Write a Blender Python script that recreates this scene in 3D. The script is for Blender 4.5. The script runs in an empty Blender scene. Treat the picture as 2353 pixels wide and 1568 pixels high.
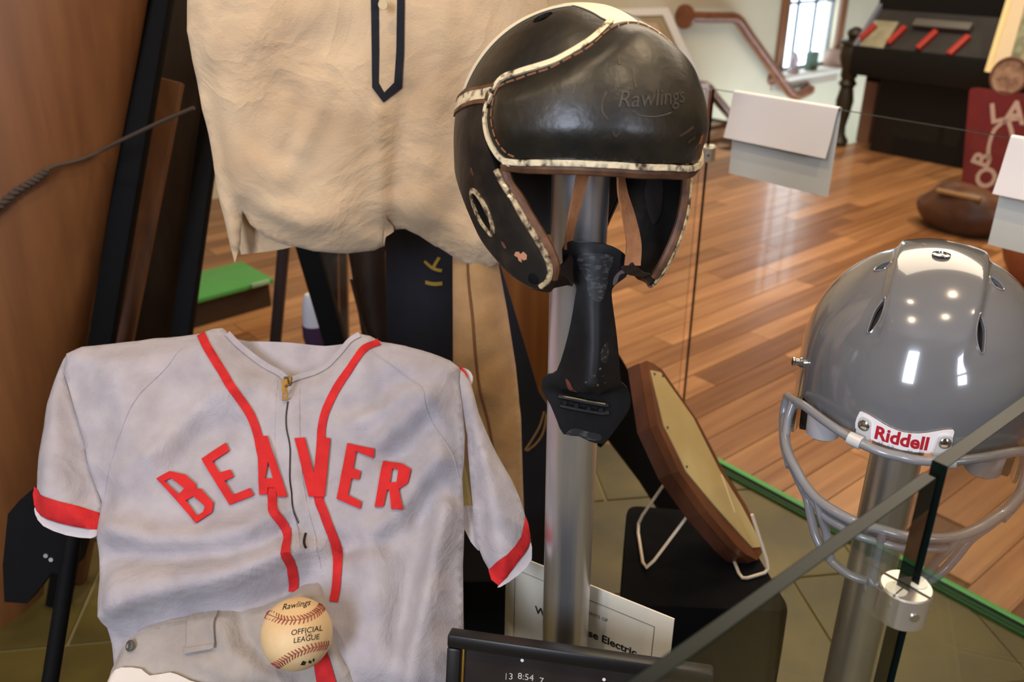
import bpy, bmesh, math, random
import numpy as np
from mathutils import Vector, Matrix, noise
from mathutils.geometry import delaunay_2d_cdt

random.seed(7)
scene = bpy.context.scene
COL = scene.collection

# ------------------------------------------------------------------ camera
CAM_H = 1.3
PITCH = math.radians(25.3)
FPX = 2018.0
cam_data = bpy.data.cameras.new('camera')
cam_data.sensor_width = 36.0
cam_data.lens = FPX / 2353.0 * 36.0
cam_data.clip_start = 0.02
cam_data.dof.use_dof = True
cam_data.dof.focus_distance = 0.88
cam_data.dof.aperture_fstop = 6.5
cam = bpy.data.objects.new('camera', cam_data)
cam.location = (0, 0, CAM_H)
cam.rotation_euler = (math.pi / 2 - PITCH, 0, 0)
COL.objects.link(cam)
scene.camera = cam

# ------------------------------------------------------------------ colour management
vs = scene.view_settings
vs.view_transform = 'Standard'
vs.look = 'None'
vs.exposure = 0.0
vs.gamma = 1.0
vs.use_curve_mapping = False

cy = scene.cycles
cy.max_bounces = 6
cy.diffuse_bounces = 3
cy.glossy_bounces = 4
cy.transmission_bounces = 4
cy.transparent_max_bounces = 16
cy.caustics_reflective = False
cy.caustics_refractive = False
cy.adaptive_threshold = 0.045

# ------------------------------------------------------------------ daylight outside
world = bpy.data.worlds.new('daylight')
scene.world = world
world.use_nodes = True
bg = world.node_tree.nodes['Background']
bg.inputs[0].default_value = (0.72, 0.86, 1.0, 1)
bg.inputs[1].default_value = 5.0

# ------------------------------------------------------------------ lamps of the room and an added ceiling fill
def area_light(name, loc, target, size, power, color):
    d = bpy.data.lights.new(name, 'AREA')
    d.shape = 'RECTANGLE'
    d.size, d.size_y = size
    d.energy = power
    d.color = color
    o = bpy.data.objects.new(name, d)
    o.location = loc
    o.rotation_euler = (Vector(target) - Vector(loc)).to_track_quat('-Z', 'Y').to_euler()
    COL.objects.link(o)
    return o

def spot_lamp(name, loc, target, power, color, angle=75, radius=0.035):
    d = bpy.data.lights.new(name, 'SPOT')
    d.energy = power
    d.color = color
    d.spot_size = math.radians(angle)
    d.spot_blend = 0.6
    d.shadow_soft_size = radius
    o = bpy.data.objects.new(name, d)
    o.location = loc
    o.rotation_euler = (Vector(target) - Vector(loc)).to_track_quat('-Z', 'Y').to_euler()
    COL.objects.link(o)
    return o

WARM = (1.0, 0.76, 0.48)
COOL = (0.74, 0.82, 1.0)
area_light('window_daylight_left', (-1.25, -1.6, 2.0), (0.0, 0.95, 0.9), (0.6, 1.1), 68, COOL)
area_light('window_daylight_right', (1.5, -2.2, 2.0), (0.1, 0.9, 0.9), (0.5, 0.9), 34, COOL)
area_light('ceiling_fill', (1.6, 3.6, 2.85), (1.6, 3.6, 0), (2.6, 3.0), 120, (1.0, 0.84, 0.64))  # unseen overhead fill, added to light the room
for i, (x, y, tx, ty, tz, p) in enumerate([
        (-0.55, 0.15, -0.2, 1.05, 0.8, 26), (0.55, 0.05, 0.1, 0.85, 1.0, 22),
        (0.95, 1.0, 0.45, 0.85, 0.85, 20), (-0.15, 0.9, 0.05, 0.85, 0.9, 10),
        (-1.9, 0.5, -1.05, 1.2, 0.9, 16), (1.5, 2.4, 0.9, 2.6, 0.0, 60),
        (2.6, 3.8, 2.2, 4.0, 0.0, 60), (-0.9, 2.2, -1.0, 2.9, 0.0, 45),
        (1.5, 0.3, 0.45, 0.9, 0.8, 10)]):
    spot_lamp('track_spot_%d' % i, (x, y, 2.7), (tx, ty, tz), p * 1.6, WARM)

# ------------------------------------------------------------------ helpers
CP, SP = math.cos(PITCH), math.sin(PITCH)
def ray(x, y):
    u = (x - 1176.5) / FPX
    v = (784.0 - y) / FPX
    return Vector((u, CP + v * SP, -SP + v * CP))
EYE = Vector((0, 0, CAM_H))
def on_z(x, y, z):
    r = ray(x, y)
    return EYE + r * ((z - CAM_H) / r.z)
def on_y(x, y, Y):
    r = ray(x, y)
    return EYE + r * (Y / r.y)
def on_plane(x, y, p0, n):
    r = ray(x, y)
    return EYE + r * ((Vector(p0) - EYE).dot(Vector(n)) / r.dot(Vector(n)))

AZ1 = math.radians(50.6)
E1 = Vector((math.sin(AZ1), math.cos(AZ1), 0))      # along the floor planks
E2 = Vector((math.cos(AZ1), -math.sin(AZ1), 0))     # across them
UP = Vector((0, 0, 1))

class Plane:
    """a flat working plane in the room: u to the right, v up along it, w out of it"""
    def __init__(self, p0, n, upish=(0, 0, 1)):
        self.o = Vector(p0)
        self.n = Vector(n).normalized()
        self.u = Vector(upish).cross(self.n).normalized()
        self.v = self.n.cross(self.u)
    def px(self, x, y):
        d = on_plane(x, y, self.o, self.n) - self.o
        return (d.dot(self.u), d.dot(self.v))
    def pts(self, ps):
        return [self.px(*p) for p in ps]
    def at(self, u, v, w=0.0):
        return self.o + self.u * u + self.v * v + self.n * w

def srgb(r, g, b):
    f = lambda c: (c / 255.0) / 12.92 if c <= 10 else (((c / 255.0) + 0.055) / 1.055) ** 2.4
    return (f(r), f(g), f(b), 1.0)

MATS = {}
def mat(name, col, rough=0.5, metal=0.0, col2=None, nscale=8.0, detail=4.0, stretch=(1, 1, 1), bump=0.0, bscale=None,
        coat=0.0, emit=None, estr=0.0, spec=0.5, lo=0.35, hi=0.65, sheen=0.0, rand=None, trans=0.0, wrinkle=0.0, wscale=14.0):
    if name in MATS:
        return MATS[name]
    m = bpy.data.materials.new(name)
    m.use_nodes = True
    nt = m.node_tree
    b = nt.nodes['Principled BSDF']
    b.inputs['Base Color'].default_value = col
    b.inputs['Roughness'].default_value = rough
    b.inputs['Metallic'].default_value = metal
    b.inputs['Coat Weight'].default_value = coat
    b.inputs['Coat Roughness'].default_value = 0.05
    b.inputs['Specular IOR Level'].default_value = spec
    b.inputs['Sheen Weight'].default_value = sheen
    b.inputs['Transmission Weight'].default_value = trans
    if emit:
        b.inputs['Emission Color'].default_value = emit
        b.inputs['Emission Strength'].default_value = estr
    need = col2 is not None or bump > 0
    if need:
        tc = nt.nodes.new('ShaderNodeTexCoord')
        mp = nt.nodes.new('ShaderNodeMapping')
        mp.inputs['Scale'].default_value = stretch
        nt.links.new(tc.outputs['Object'], mp.inputs['Vector'])
    if col2 is not None:
        n = nt.nodes.new('ShaderNodeTexNoise')
        n.inputs['Scale'].default_value = nscale
        n.inputs['Detail'].default_value = detail
        nt.links.new(mp.outputs['Vector'], n.inputs['Vector'])
        cr = nt.nodes.new('ShaderNodeValToRGB')
        cr.color_ramp.elements[0].position = lo
        cr.color_ramp.elements[0].color = col
        cr.color_ramp.elements[1].position = hi
        cr.color_ramp.elements[1].color = col2
        nt.links.new(n.outputs['Fac'], cr.inputs['Fac'])
        out = cr.outputs['Color']
        if rand:
            oi = nt.nodes.new('ShaderNodeObjectInfo')
            mx = nt.nodes.new('ShaderNodeMixRGB')
            mx.blend_type = 'MULTIPLY'
            mx.inputs['Fac'].default_value = 1.0
            rr = nt.nodes.new('ShaderNodeValToRGB')
            rr.color_ramp.elements[0].color = rand[0]
            rr.color_ramp.elements[1].color = rand[1]
            nt.links.new(oi.outputs['Random'], rr.inputs['Fac'])
            nt.links.new(out, mx.inputs['Color1'])
            nt.links.new(rr.outputs['Color'], mx.inputs['Color2'])
            out = mx.outputs['Color']
            # shift the grain from piece to piece
            ad = nt.nodes.new('ShaderNodeVectorMath')
            ad.operation = 'ADD'
            sc_ = nt.nodes.new('ShaderNodeVectorMath')
            sc_.operation = 'SCALE'
            sc_.inputs[0].default_value = (37.0, 13.0, 5.0)
            nt.links.new(oi.outputs['Random'], sc_.inputs['Scale'])
            nt.links.new(mp.outputs['Vector'], ad.inputs[0])
            nt.links.new(sc_.outputs['Vector'], ad.inputs[1])
            nt.links.new(ad.outputs['Vector'], n.inputs['Vector'])
        nt.links.new(out, b.inputs['Base Color'])
    if bump > 0:
        n2 = nt.nodes.new('ShaderNodeTexNoise')
        n2.inputs['Scale'].default_value = bscale or nscale * 6
        n2.inputs['Detail'].default_value = 3.0
        nt.links.new(mp.outputs['Vector'], n2.inputs['Vector'])
        bp = nt.nodes.new('ShaderNodeBump')
        bp.inputs['Strength'].default_value = bump
        bp.inputs['Distance'].default_value = 0.002
        nt.links.new(n2.outputs['Fac'], bp.inputs['Height'])
        nt.links.new(bp.outputs['Normal'], b.inputs['Normal'])
        if wrinkle > 0:
            # soft creases: ridged noise, warped
            w1 = nt.nodes.new('ShaderNodeTexNoise')
            w1.inputs['Scale'].default_value = wscale
            w1.inputs['Detail'].default_value = 4.0
            w1.inputs['Distortion'].default_value = 0.8
            nt.links.new(tc.outputs['Object'], w1.inputs['Vector'])
            sb = nt.nodes.new('ShaderNodeMath')
            sb.operation = 'SUBTRACT'
            sb.inputs[1].default_value = 0.5
            ab = nt.nodes.new('ShaderNodeMath')
            ab.operation = 'ABSOLUTE'
            nt.links.new(w1.outputs['Fac'], sb.inputs[0])
            nt.links.new(sb.outputs[0], ab.inputs[0])
            b2 = nt.nodes.new('ShaderNodeBump')
            b2.inputs['Strength'].default_value = wrinkle
            b2.inputs['Distance'].default_value = 0.02
            b2.invert = True
            nt.links.new(ab.outputs[0], b2.inputs['Height'])
            nt.links.new(b2.outputs['Normal'], bp.inputs['Normal'])
    MATS[name] = m
    return m

# ---- object bookkeeping
def link_mesh(name, verts, faces, material, parent=None, smooth=True, angle=40, mats=None, fmat=None):
    me = bpy.data.meshes.new(name)
    me.from_pydata([tuple(v) for v in verts], [], faces)
    bm = bmesh.new()
    bm.from_mesh(me)
    bmesh.ops.recalc_face_normals(bm, faces=bm.faces)
    bm.to_mesh(me)
    bm.free()
    me.materials.append(material)
    for m in (mats or []):
        me.materials.append(m)
    if fmat is not None:
        for p, k in zip(me.polygons, fmat):
            p.material_index = k
    if smooth:
        for p in me.polygons:
            p.use_smooth = True
        me.set_sharp_from_angle(angle=math.radians(angle))
    o = bpy.data.objects.new(name, me)
    COL.objects.link(o)
    if parent is not None:
        o.parent = parent
        o.matrix_parent_inverse = Matrix.Translation(-parent.location) if parent.parent is None else Matrix.Identity(4)
    return o

def tag(o, label, cat, group=None, kind=None):
    o['label'] = label
    o['category'] = cat
    if group:
        o['group'] = group
    if kind:
        o['kind'] = kind
    return o

def struct(o, label=None, cat=None):
    o['kind'] = 'structure'
    if label:
        o['label'] = label
    if cat:
        o['category'] = cat
    return o

def thing(name, label, cat, loc, group=None):
    o = bpy.data.objects.new(name, None)
    o.empty_display_size = 0.05
    o.location = loc
    COL.objects.link(o)
    return tag(o, label, cat, group)

# ---- geometry makers (each returns verts, faces)
def catmull(pts, n=6, closed=False):
    P = [Vector(p) for p in pts]
    out = []
    m = len(P)
    rng = range(m) if closed else range(m - 1)
    for i in rng:
        if closed:
            p0, p1, p2, p3 = P[(i - 1) % m], P[i], P[(i + 1) % m], P[(i + 2) % m]
        else:
            p1, p2 = P[i], P[i + 1]
            p0 = P[i - 1] if i > 0 else p1 * 2 - p2
            p3 = P[i + 2] if i + 2 < m else p2 * 2 - p1
        for k in range(n):
            t = k / n
            out.append(0.5 * ((2 * p1) + (p2 - p0) * t + (2 * p0 - 5 * p1 + 4 * p2 - p3) * t * t + (3 * p1 - p0 - 3 * p2 + p3) * t ** 3))
    if not closed:
        out.append(P[-1])
    return out

def smooth2(pts, n=5, closed=False):
    return [(p[0], p[1]) for p in catmull([(a, b, 0) for a, b in pts], n, closed)]

def tube(pts, r, n=10, closed=False, flat=None):
    P = [Vector(p) for p in pts]
    m = len(P)
    verts, faces = [], []
    t0 = (P[1] - P[0]).normalized()
    ref = Vector((0, 0, 1)) if abs(t0.z) < 0.9 else Vector((1, 0, 0))
    nrm = (ref - t0 * ref.dot(t0)).normalized()
    for i in range(m):
        if closed:
            t = (P[(i + 1) % m] - P[(i - 1) % m]).normalized()
        else:
            t = (P[min(i + 1, m - 1)] - P[max(i - 1, 0)]).normalized()
        nrm = (nrm - t * nrm.dot(t)).normalized()
        b = t.cross(nrm)
        rr = r[i] if isinstance(r, (list, tuple)) else r
        for k in range(n):
            a = 2 * math.pi * k / n
            verts.append(P[i] + nrm * math.cos(a) * rr + b * math.sin(a) * rr * (flat or 1))
    for i in range(m if closed else m - 1):
        j = (i + 1) % m
        for k in range(n):
            l = (k + 1) % n
            faces.append((i * n + k, i * n + l, j * n + l, j * n + k))
    if not closed:
        faces.append(tuple(range(n))[::-1])
        faces.append(tuple((m - 1) * n + k for k in range(n)))
    return verts, faces

def box(c, s, axes=None, bevel=0.0):
    ax = axes or (Vector((1, 0, 0)), Vector((0, 1, 0)), Vector((0, 0, 1)))
    bm = bmesh.new()
    bmesh.ops.create_cube(bm, size=1.0)
    for v in bm.verts:
        v.co = Vector((v.co.x * s[0], v.co.y * s[1], v.co.z * s[2]))
    if bevel > 0:
        bmesh.ops.bevel(bm, geom=list(bm.edges), offset=bevel, segments=2, affect='EDGES', profile=0.5)
    vs_ = [Vector(c) + ax[0] * v.co.x + ax[1] * v.co.y + ax[2] * v.co.z for v in bm.verts]
    bm.verts.index_update()
    fs = [tuple(v.index for v in f.verts) for f in bm.faces]
    bm.free()
    return vs_, fs

def lathe(prof, c=(0, 0, 0), n=32, axis=None, cap=True):
    """profile of (radius, height) turned about an axis through c"""
    ax = Vector(axis or (0, 0, 1)).normalized()
    ref = Vector((1, 0, 0)) if abs(ax.x) < 0.9 else Vector((0, 1, 0))
    a = (ref - ax * ref.dot(ax)).normalized()
    b = ax.cross(a)
    c = Vector(c)
    verts, faces = [], []
    for r, h in prof:
        for k in range(n):
            t = 2 * math.pi * k / n
            verts.append(c + ax * h + (a * math.cos(t) + b * math.sin(t)) * r)
    for i in range(len(prof) - 1):
        for k in range(n):
            l = (k + 1) % n
            faces.append((i * n + k, i * n + l, (i + 1) * n + l, (i + 1) * n + k))
    if cap:
        faces.append(tuple(range(n))[::-1])
        faces.append(tuple((len(prof) - 1) * n + k for k in range(n)))
    return verts, faces

def merge(*gs):
    V, F = [], []
    for v, f in gs:
        o = len(V)
        V += list(v)
        F += [tuple(i + o for i in g) for g in f]
    return V, F

def seg_len(a, b):
    return math.hypot(a[0] - b[0], a[1] - b[1])

def resample(poly, d, closed=True):
    out = []
    m = len(poly)
    for i in range(m if closed else m - 1):
        a, b = poly[i], poly[(i + 1) % m]
        k = max(1, int(round(seg_len(a, b) / d)))
        for j in range(k):
            t = j / k
            out.append((a[0] + (b[0] - a[0]) * t, a[1] + (b[1] - a[1]) * t))
    if not closed:
        out.append(tuple(poly[-1]))
    return out

def inside(px, py, poly):
    res = np.zeros(px.shape, bool)
    m = len(poly)
    for i in range(m):
        x1, y1 = poly[i]
        x2, y2 = poly[(i + 1) % m]
        if y1 == y2:
            continue
        c = (y1 > py) != (y2 > py)
        res ^= c & (px < (x2 - x1) * (py - y1) / (y2 - y1) + x1)
    return res

def dist_poly(px, py, poly, closed=True):
    d = np.full(px.shape, 1e9)
    m = len(poly)
    for i in range(m if closed else m - 1):
        x1, y1 = poly[i]
        x2, y2 = poly[(i + 1) % m]
        dx, dy = x2 - x1, y2 - y1
        L = dx * dx + dy * dy + 1e-18
        t = np.clip(((px - x1) * dx + (py - y1) * dy) / L, 0, 1)
        d = np.minimum(d, np.hypot(px - x1 - t * dx, py - y1 - t * dy))
    return d

def cdt(outer, holes, sp):
    """triangulate a polygon with holes on an even grid; returns Nx2 array and triangles"""
    loops = [resample(outer, sp)] + [resample(h, sp) for h in holes]
    V, Ed = [], []
    for lp in loops:
        o = len(V)
        V += lp
        Ed += [(o + i, o + (i + 1) % len(lp)) for i in range(len(lp))]
    xs = [p[0] for p in outer]
    ys = [p[1] for p in outer]
    gx, gy = np.meshgrid(np.arange(min(xs) + sp / 2, max(xs), sp), np.arange(min(ys) + sp / 2, max(ys), sp))
    gx[1::2] += sp / 2
    gx, gy = gx.ravel(), gy.ravel()
    ok = inside(gx, gy, outer) & (dist_poly(gx, gy, outer) > 0.45 * sp)
    for h in holes:
        ok &= ~inside(gx, gy, h) & (dist_poly(gx, gy, h) > 0.45 * sp)
    V += list(zip(gx[ok].tolist(), gy[ok].tolist()))
    vv, ee, ff, *_ = delaunay_2d_cdt([Vector(p) for p in V], Ed, [], 0, 1e-7, False)
    A = np.array([(v[0], v[1]) for v in vv])
    T = np.array([list(f) for f in ff if len(f) == 3])
    cx = A[T, 0].mean(1)
    cy = A[T, 1].mean(1)
    ok = inside(cx, cy, outer)
    for h in holes:
        ok &= ~inside(cx, cy, h)
    T = T[ok]
    # one winding
    a, b, c = A[T[:, 0]], A[T[:, 1]], A[T[:, 2]]
    s = (b[:, 0] - a[:, 0]) * (c[:, 1] - a[:, 1]) - (b[:, 1] - a[:, 1]) * (c[:, 0] - a[:, 0])
    T[s < 0] = T[s < 0][:, ::-1]
    return A, T

def slab(outer, holes, sp, fmap, back=True):
    """a sheet with thickness: fmap(U, V, w) with w = 0 front, 1 back gives Nx3"""
    A, T = cdt(outer, holes, sp)
    N = len(A)
    front = fmap(A[:, 0], A[:, 1], 0)
    verts = [Vector(p) for p in front]
    faces = [tuple(int(i) for i in t) for t in T]
    if back:
        bk = fmap(A[:, 0], A[:, 1], 1)
        verts += [Vector(p) for p in bk]
        faces += [tuple(int(i) + N for i in t[::-1]) for t in T]
        cnt = {}
        for t in T:
            for i in range(3):
                e = (int(t[i]), int(t[(i + 1) % 3]))
                cnt[e] = cnt.get(e, 0) + 1
        for (i, j) in cnt:
            if (j, i) not in cnt:
                faces.append((j, i, i + N, j + N))
    return verts, faces

def plane_map(pl, disp=None, th=0.004, lift=0.0):
    o, u, v, n = (np.array(x) for x in (pl.o, pl.u, pl.v, pl.n))
    def f(U, V, w):
        d = (disp(U, V) if disp is not None else 0.0 * U) + lift - (th if w else 0.0)
        return o + U[:, None] * u + V[:, None] * v + d[:, None] * n
    return f

def ribbon(path, width):
    """closed outline around a polyline (2D)"""
    P = smooth2(path, 4)
    L, R = [], []
    for i, p in enumerate(P):
        a = P[max(i - 1, 0)]
        b = P[min(i + 1, len(P) - 1)]
        dx, dy = b[0] - a[0], b[1] - a[1]
        q = math.hypot(dx, dy) or 1
        w = width / 2
        L.append((p[0] - dy / q * w, p[1] + dx / q * w))
        R.append((p[0] + dy / q * w, p[1] - dx / q * w))
    return L + R[::-1]

def text2d(s, size=1.0, shear=0.0, offset=0.0, align='CENTER', spacing=1.0):
    cu = bpy.data.curves.new('text', 'FONT')
    cu.body = s
    cu.size = size
    cu.shear = shear
    cu.offset = offset
    cu.align_x = align
    cu.align_y = 'CENTER'
    cu.space_character = spacing
    cu.resolution_u = 3
    o = bpy.data.objects.new('text', cu)
    COL.objects.link(o)
    bpy.context.view_layer.update()
    me = o.to_mesh()
    V = [(v.co.x, v.co.y) for v in me.vertices]
    F = [tuple(p.vertices) for p in me.polygons]
    o.to_mesh_clear()
    bpy.data.objects.remove(o)
    bpy.data.curves.remove(cu)
    return V, F

def sstep(x):
    x = np.clip(x, 0, 1)
    return x * x * (3 - 2 * x)

def fbm(P, scale, seed=0.0, octs=3):
    out = np.zeros(len(P))
    for i, p in enumerate(P):
        a, s = 1.0, scale
        for k in range(octs):
            out[i] += a * noise.noise((p[0] * s + seed, p[1] * s, seed * 1.7 + k))
            a *= 0.5
            s *= 2.0
    return out
# ------------------------------------------------------------------ materials
M_WALL = mat('plaster', srgb(214, 203, 176), 0.85, col2=srgb(206, 194, 166), nscale=2.0, bump=0.05, bscale=60)
M_CEIL = mat('ceiling_paint', srgb(225, 216, 200), 0.9)
M_WOODFLOOR = mat('floor_wood', srgb(150, 101, 66), 0.30, col2=srgb(190, 142, 100), nscale=5.0, detail=6, stretch=(0.35, 7, 7), bump=0.06, bscale=30,
                  lo=0.3, hi=0.7, rand=(srgb(178, 162, 150), srgb(255, 250, 244)), coat=0.15)
M_JOINT = mat('floor_joint', srgb(70, 42, 24), 0.7)
M_TILE = mat('slate_tile', srgb(98, 84, 34), 0.5, col2=srgb(72, 62, 26), nscale=7, detail=6, bump=0.25, bscale=40, rand=(srgb(225, 225, 225), srgb(255, 255, 255)))
M_GROUT = mat('grout', srgb(116, 106, 72), 0.9)
M_GREEN = mat('green_paint', srgb(78, 158, 84), 0.45, col2=srgb(70, 146, 76), nscale=3)
M_DARKSIDE = mat('dark_base', srgb(40, 34, 30), 0.6)
M_STEEL = mat('brushed_steel', srgb(222, 220, 222), 0.34, 0.92, col2=srgb(196, 194, 196), nscale=60, stretch=(1, 1, 0.02), bump=0.03, bscale=200)
M_CHROME = mat('chrome', srgb(215, 215, 215), 0.12, 1.0)
M_ALU = mat('satin_aluminium', srgb(218, 210, 198), 0.32, 0.85)
M_GROOVE = mat('dark_groove', srgb(60, 56, 50), 0.6)
M_BLACK = mat('matte_black', srgb(10, 9, 10), 0.7, spec=0.12)
M_BLACKCLOTH = mat('black_cloth', srgb(11, 11, 13), 0.95, spec=0.15, col2=srgb(15, 14, 16), nscale=30, bump=0.2, bscale=400)
M_WHITE = mat('white_card', srgb(240, 234, 232), 0.7)
M_PAPER = mat('cream_paper', srgb(236, 226, 205), 0.75)
M_INK = mat('black_ink', srgb(25, 22, 20), 0.8)

def glass_mats():
    m = bpy.data.materials.new('clear_glass')
    m.use_nodes = True
    nt = m.node_tree
    nt.nodes.clear()
    out = nt.nodes.new('ShaderNodeOutputMaterial')
    tr = nt.nodes.new('ShaderNodeBsdfTransparent')
    tr.inputs[0].default_value = (0.97, 0.985, 0.972, 1)
    gl = nt.nodes.new('ShaderNodeBsdfGlossy')
    gl.inputs['Roughness'].default_value = 0.01
    lw = nt.nodes.new('ShaderNodeLayerWeight')
    lw.inputs[0].default_value = 0.5
    pw = nt.nodes.new('ShaderNodeMath')
    pw.operation = 'POWER'
    pw.inputs[1].default_value = 5.0
    nt.links.new(lw.outputs['Facing'], pw.inputs[0])
    fr = nt.nodes.new('ShaderNodeMath')
    fr.operation = 'MULTIPLY_ADD'
    fr.inputs[1].default_value = 0.9
    fr.inputs[2].default_value = 0.018
    nt.links.new(pw.outputs[0], fr.inputs[0])
    mx = nt.nodes.new('ShaderNodeMixShader')
    nt.links.new(fr.outputs[0], mx.inputs[0])
    nt.links.new(tr.outputs[0], mx.inputs[1])
    nt.links.new(gl.outputs[0], mx.inputs[2])
    nt.links.new(mx.outputs[0], out.inputs[0])
    return m
M_GLASS = glass_mats()
M_GLASSEDGE = mat('glass_edge', srgb(14, 22, 19), 0.2, spec=0.12)
M_GLASSEDGE_FAR = M_GLASSEDGE

# ------------------------------------------------------------------ the room shell
W0 = Vector((1.35, 6.9, 0))
def km(k, m, z=0.0):
    p = W0 + E1 * k + E2 * m
    return Vector((p.x, p.y, z))
def to_km(p):
    d = Vector((p[0], p[1], 0)) - W0
    return d.dot(E1), d.dot(E2)

def wall(name, a, b, z0, z1, label, th=0.12, openings=(), side=1):
    """upright wall from a to b (xy), with rectangular openings (s0, s1, z0, z1) along it"""
    a, b = Vector((a[0], a[1], 0)), Vector((b[0], b[1], 0))
    t = (b - a).normalized()
    L = (b - a).length
    n = Vector((-t.y, t.x, 0)) * side
    outer = [(0, z0), (L, z0), (L, z1), (0, z1)]
    holes = [[(s0, h0), (s1, h0), (s1, h1), (s0, h1)] for s0, s1, h0, h1 in openings]
    aa, tt, nn = np.array(a), np.array(t), np.array(n)
    def f(U, V, w):
        return aa + U[:, None] * tt + np.array([0, 0, 1.0]) * V[:, None] + nn * (th if w else 0.0)
    o = link_mesh(name, *slab(outer, holes, 2.0, f), M_WALL, smooth=False)
    return struct(o, label, 'wall')

KMIN, KMAX, MMAX = -8.0, 4.0, 8.0
# window wall
def wall_px(x, y):
    p = on_plane(x, y, W0, E2)
    return (p - W0).dot(E1), p.z
WK = [wall_px(1800, 90)[0], wall_px(1921, 60)[0]]
SILL_Z = wall_px(1850, 158)[1]
WIN_TOP = SILL_Z + 1.75
WINW = (WK[0], WK[1])
wall('wall_back', km(KMIN, 0), km(KMAX, 0), -1.4, 3.0, 'pale plaster wall with the window and stair handrails',
     openings=[(WINW[0] - KMIN, WINW[1] - KMIN, SILL_Z, WIN_TOP)], side=1)
wall('wall_right', km(KMAX, 0), km(KMAX, MMAX), -1.4, 3.0, 'pale wall at the far right of the room', side=1)
wall('wall_front', km(KMAX, MMAX), km(KMIN, MMAX), -0.2, 3.0, 'pale wall behind the viewer', side=1)
wall('wall_left', km(KMIN, MMAX), km(KMIN, 0), -0.2, 3.0, 'pale wall at the far left of the room', side=1)
struct(link_mesh('ceiling', *box(km(-2, 4, 3.05), (12.2, 8.3, 0.1), (E1, E2, UP)), M_CEIL, smooth=False), 'pale painted ceiling', 'ceiling')

# stairwell opening at k>0, m<1.4: floor slabs either side of it
FL = [box(km((KMIN + 0) / 2, 4, -0.107), (8, 8, 0.2), (E1, E2, UP)), box(km(2, 4.7, -0.107), (4, 6.6, 0.2), (E1, E2, UP)),
      box(km(2, 0.7, -1.35), (4, 1.4, 0.1), (E1, E2, UP))]  # last slab is unseen, added below the stairwell to block outside light
floor = struct(link_mesh('floor', *merge(*FL), M_JOINT, smooth=False), 'orange-brown plank floor running through the room', 'floor')

# far corner of the glass enclosure
GLASS_H = 0.965
KC = on_z(1636, 204, GLASS_H)
KCk, KCm = to_km(KC)
# planks
PW = 0.094
PLEN = [0.62, 0.86, 1.1, 1.34]
plank_me = []
for L in PLEN:
    v, f = box((0, 0, -0.006), (L - 0.0025, PW - 0.003, 0.012))
    me = bpy.data.meshes.new('plank')
    me.from_pydata([tuple(p) for p in v], [], f)
    me.materials.append(M_WOODFLOOR)
    plank_me.append(me)
cand = []
rows = int(MMAX / PW)
rr = random.Random(3)
for j in range(rows):
    m = (j + 0.5) * PW
    k = -8.0 - rr.random() * 1.2
    kend = 0.0 if m < 1.4 else KMAX
    while k < kend - 0.05:
        i = rr.randrange(4)
        L = PLEN[i]
        if k + L > kend:
            break
        c = km(k + L / 2, m)
        z = c.y * CP + CAM_H * SP
        if c.y > 0.2 and z > 0.3:
            px = c.x / z * FPX
            py = -(c.y * SP - CAM_H * CP) / z * FPX
            onfront = m > KCm and k + L / 2 < KCk - 0.2
            if abs(px) < 1176 + 1300 and abs(py) < 784 + 900 and not onfront:
                inview = abs(px) < 1176 + 120 and abs(py) < 784 + 60
                cand.append((c.length + (0 if inview else 100), i, c))
        k += L
cand.sort(key=lambda t: t[0])
ang = math.atan2(E1.y, E1.x)
for n_, (d, i, c) in enumerate(cand[:300]):
    o = bpy.data.objects.new('plank', plank_me[i])
    o.location = c
    o.rotation_euler = (0, 0, ang)
    COL.objects.link(o)
    o.parent = floor
if len(cand) > 300:
    o = link_mesh('plank_remainder', *merge(*[box(c + Vector((0, 0, -0.006)), (PLEN[i] - 0.0025, PW - 0.003, 0.012), (E1, E2, UP)) for d, i, c in cand[300:]]), M_WOODFLOOR, floor, smooth=False)
    o['kind'] = 'stuff'

# tile floor inside the enclosure
def clip_half(poly, p0, n):
    out = []
    for i in range(len(poly)):
        a, b = poly[i], poly[(i + 1) % len(poly)]
        da = (a[0] - p0[0]) * n[0] + (a[1] - p0[1]) * n[1]
        db = (b[0] - p0[0]) * n[0] + (b[1] - p0[1]) * n[1]
        if da >= 0:
            out.append(a)
        if (da >= 0) != (db >= 0):
            t = da / (da - db)
            out.append((a[0] + (b[0] - a[0]) * t, a[1] + (b[1] - a[1]) * t))
    return out
LEFT_END = Vector((-3.2, 2.35, 0))
gl_dir = (LEFT_END - Vector((KC.x, KC.y, 0))).normalized()
tile_clip = [((KC.x, KC.y), (-E1.x, -E1.y)), ((KC.x, KC.y), (gl_dir.y, -gl_dir.x) if (gl_dir.y * (0 - KC.x) - gl_dir.x * (0 - KC.y)) > 0 else (-gl_dir.y, gl_dir.x))]
base_poly = [(-3.2, -0.6), (2.2, -0.6), (2.2, 3), (-3.2, 3)]
for p0, n in tile_clip:
    base_poly = clip_half(base_poly, p0, n)
def prism(poly, z0, z1):
    n = len(poly)
    v = [Vector((x, y, z0)) for x, y in poly] + [Vector((x, y, z1)) for x, y in poly]
    f = [tuple(range(n))[::-1], tuple(range(n, 2 * n))] + [(i, (i + 1) % n, n + (i + 1) % n, n + i) for i in range(n)]
    return v, f
tfloor = struct(link_mesh('floor_tiled', *prism(base_poly, -0.02, 0.004), M_GROUT, smooth=False), 'olive slate tile floor inside the glass enclosure', 'floor')
TA = math.radians(-7.5)
t1 = Vector((math.sin(TA), math.cos(TA)))
t2 = Vector((math.cos(TA), -math.sin(TA)))
TS = 0.335
org = on_z(1393, 1157, 0.0)
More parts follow.
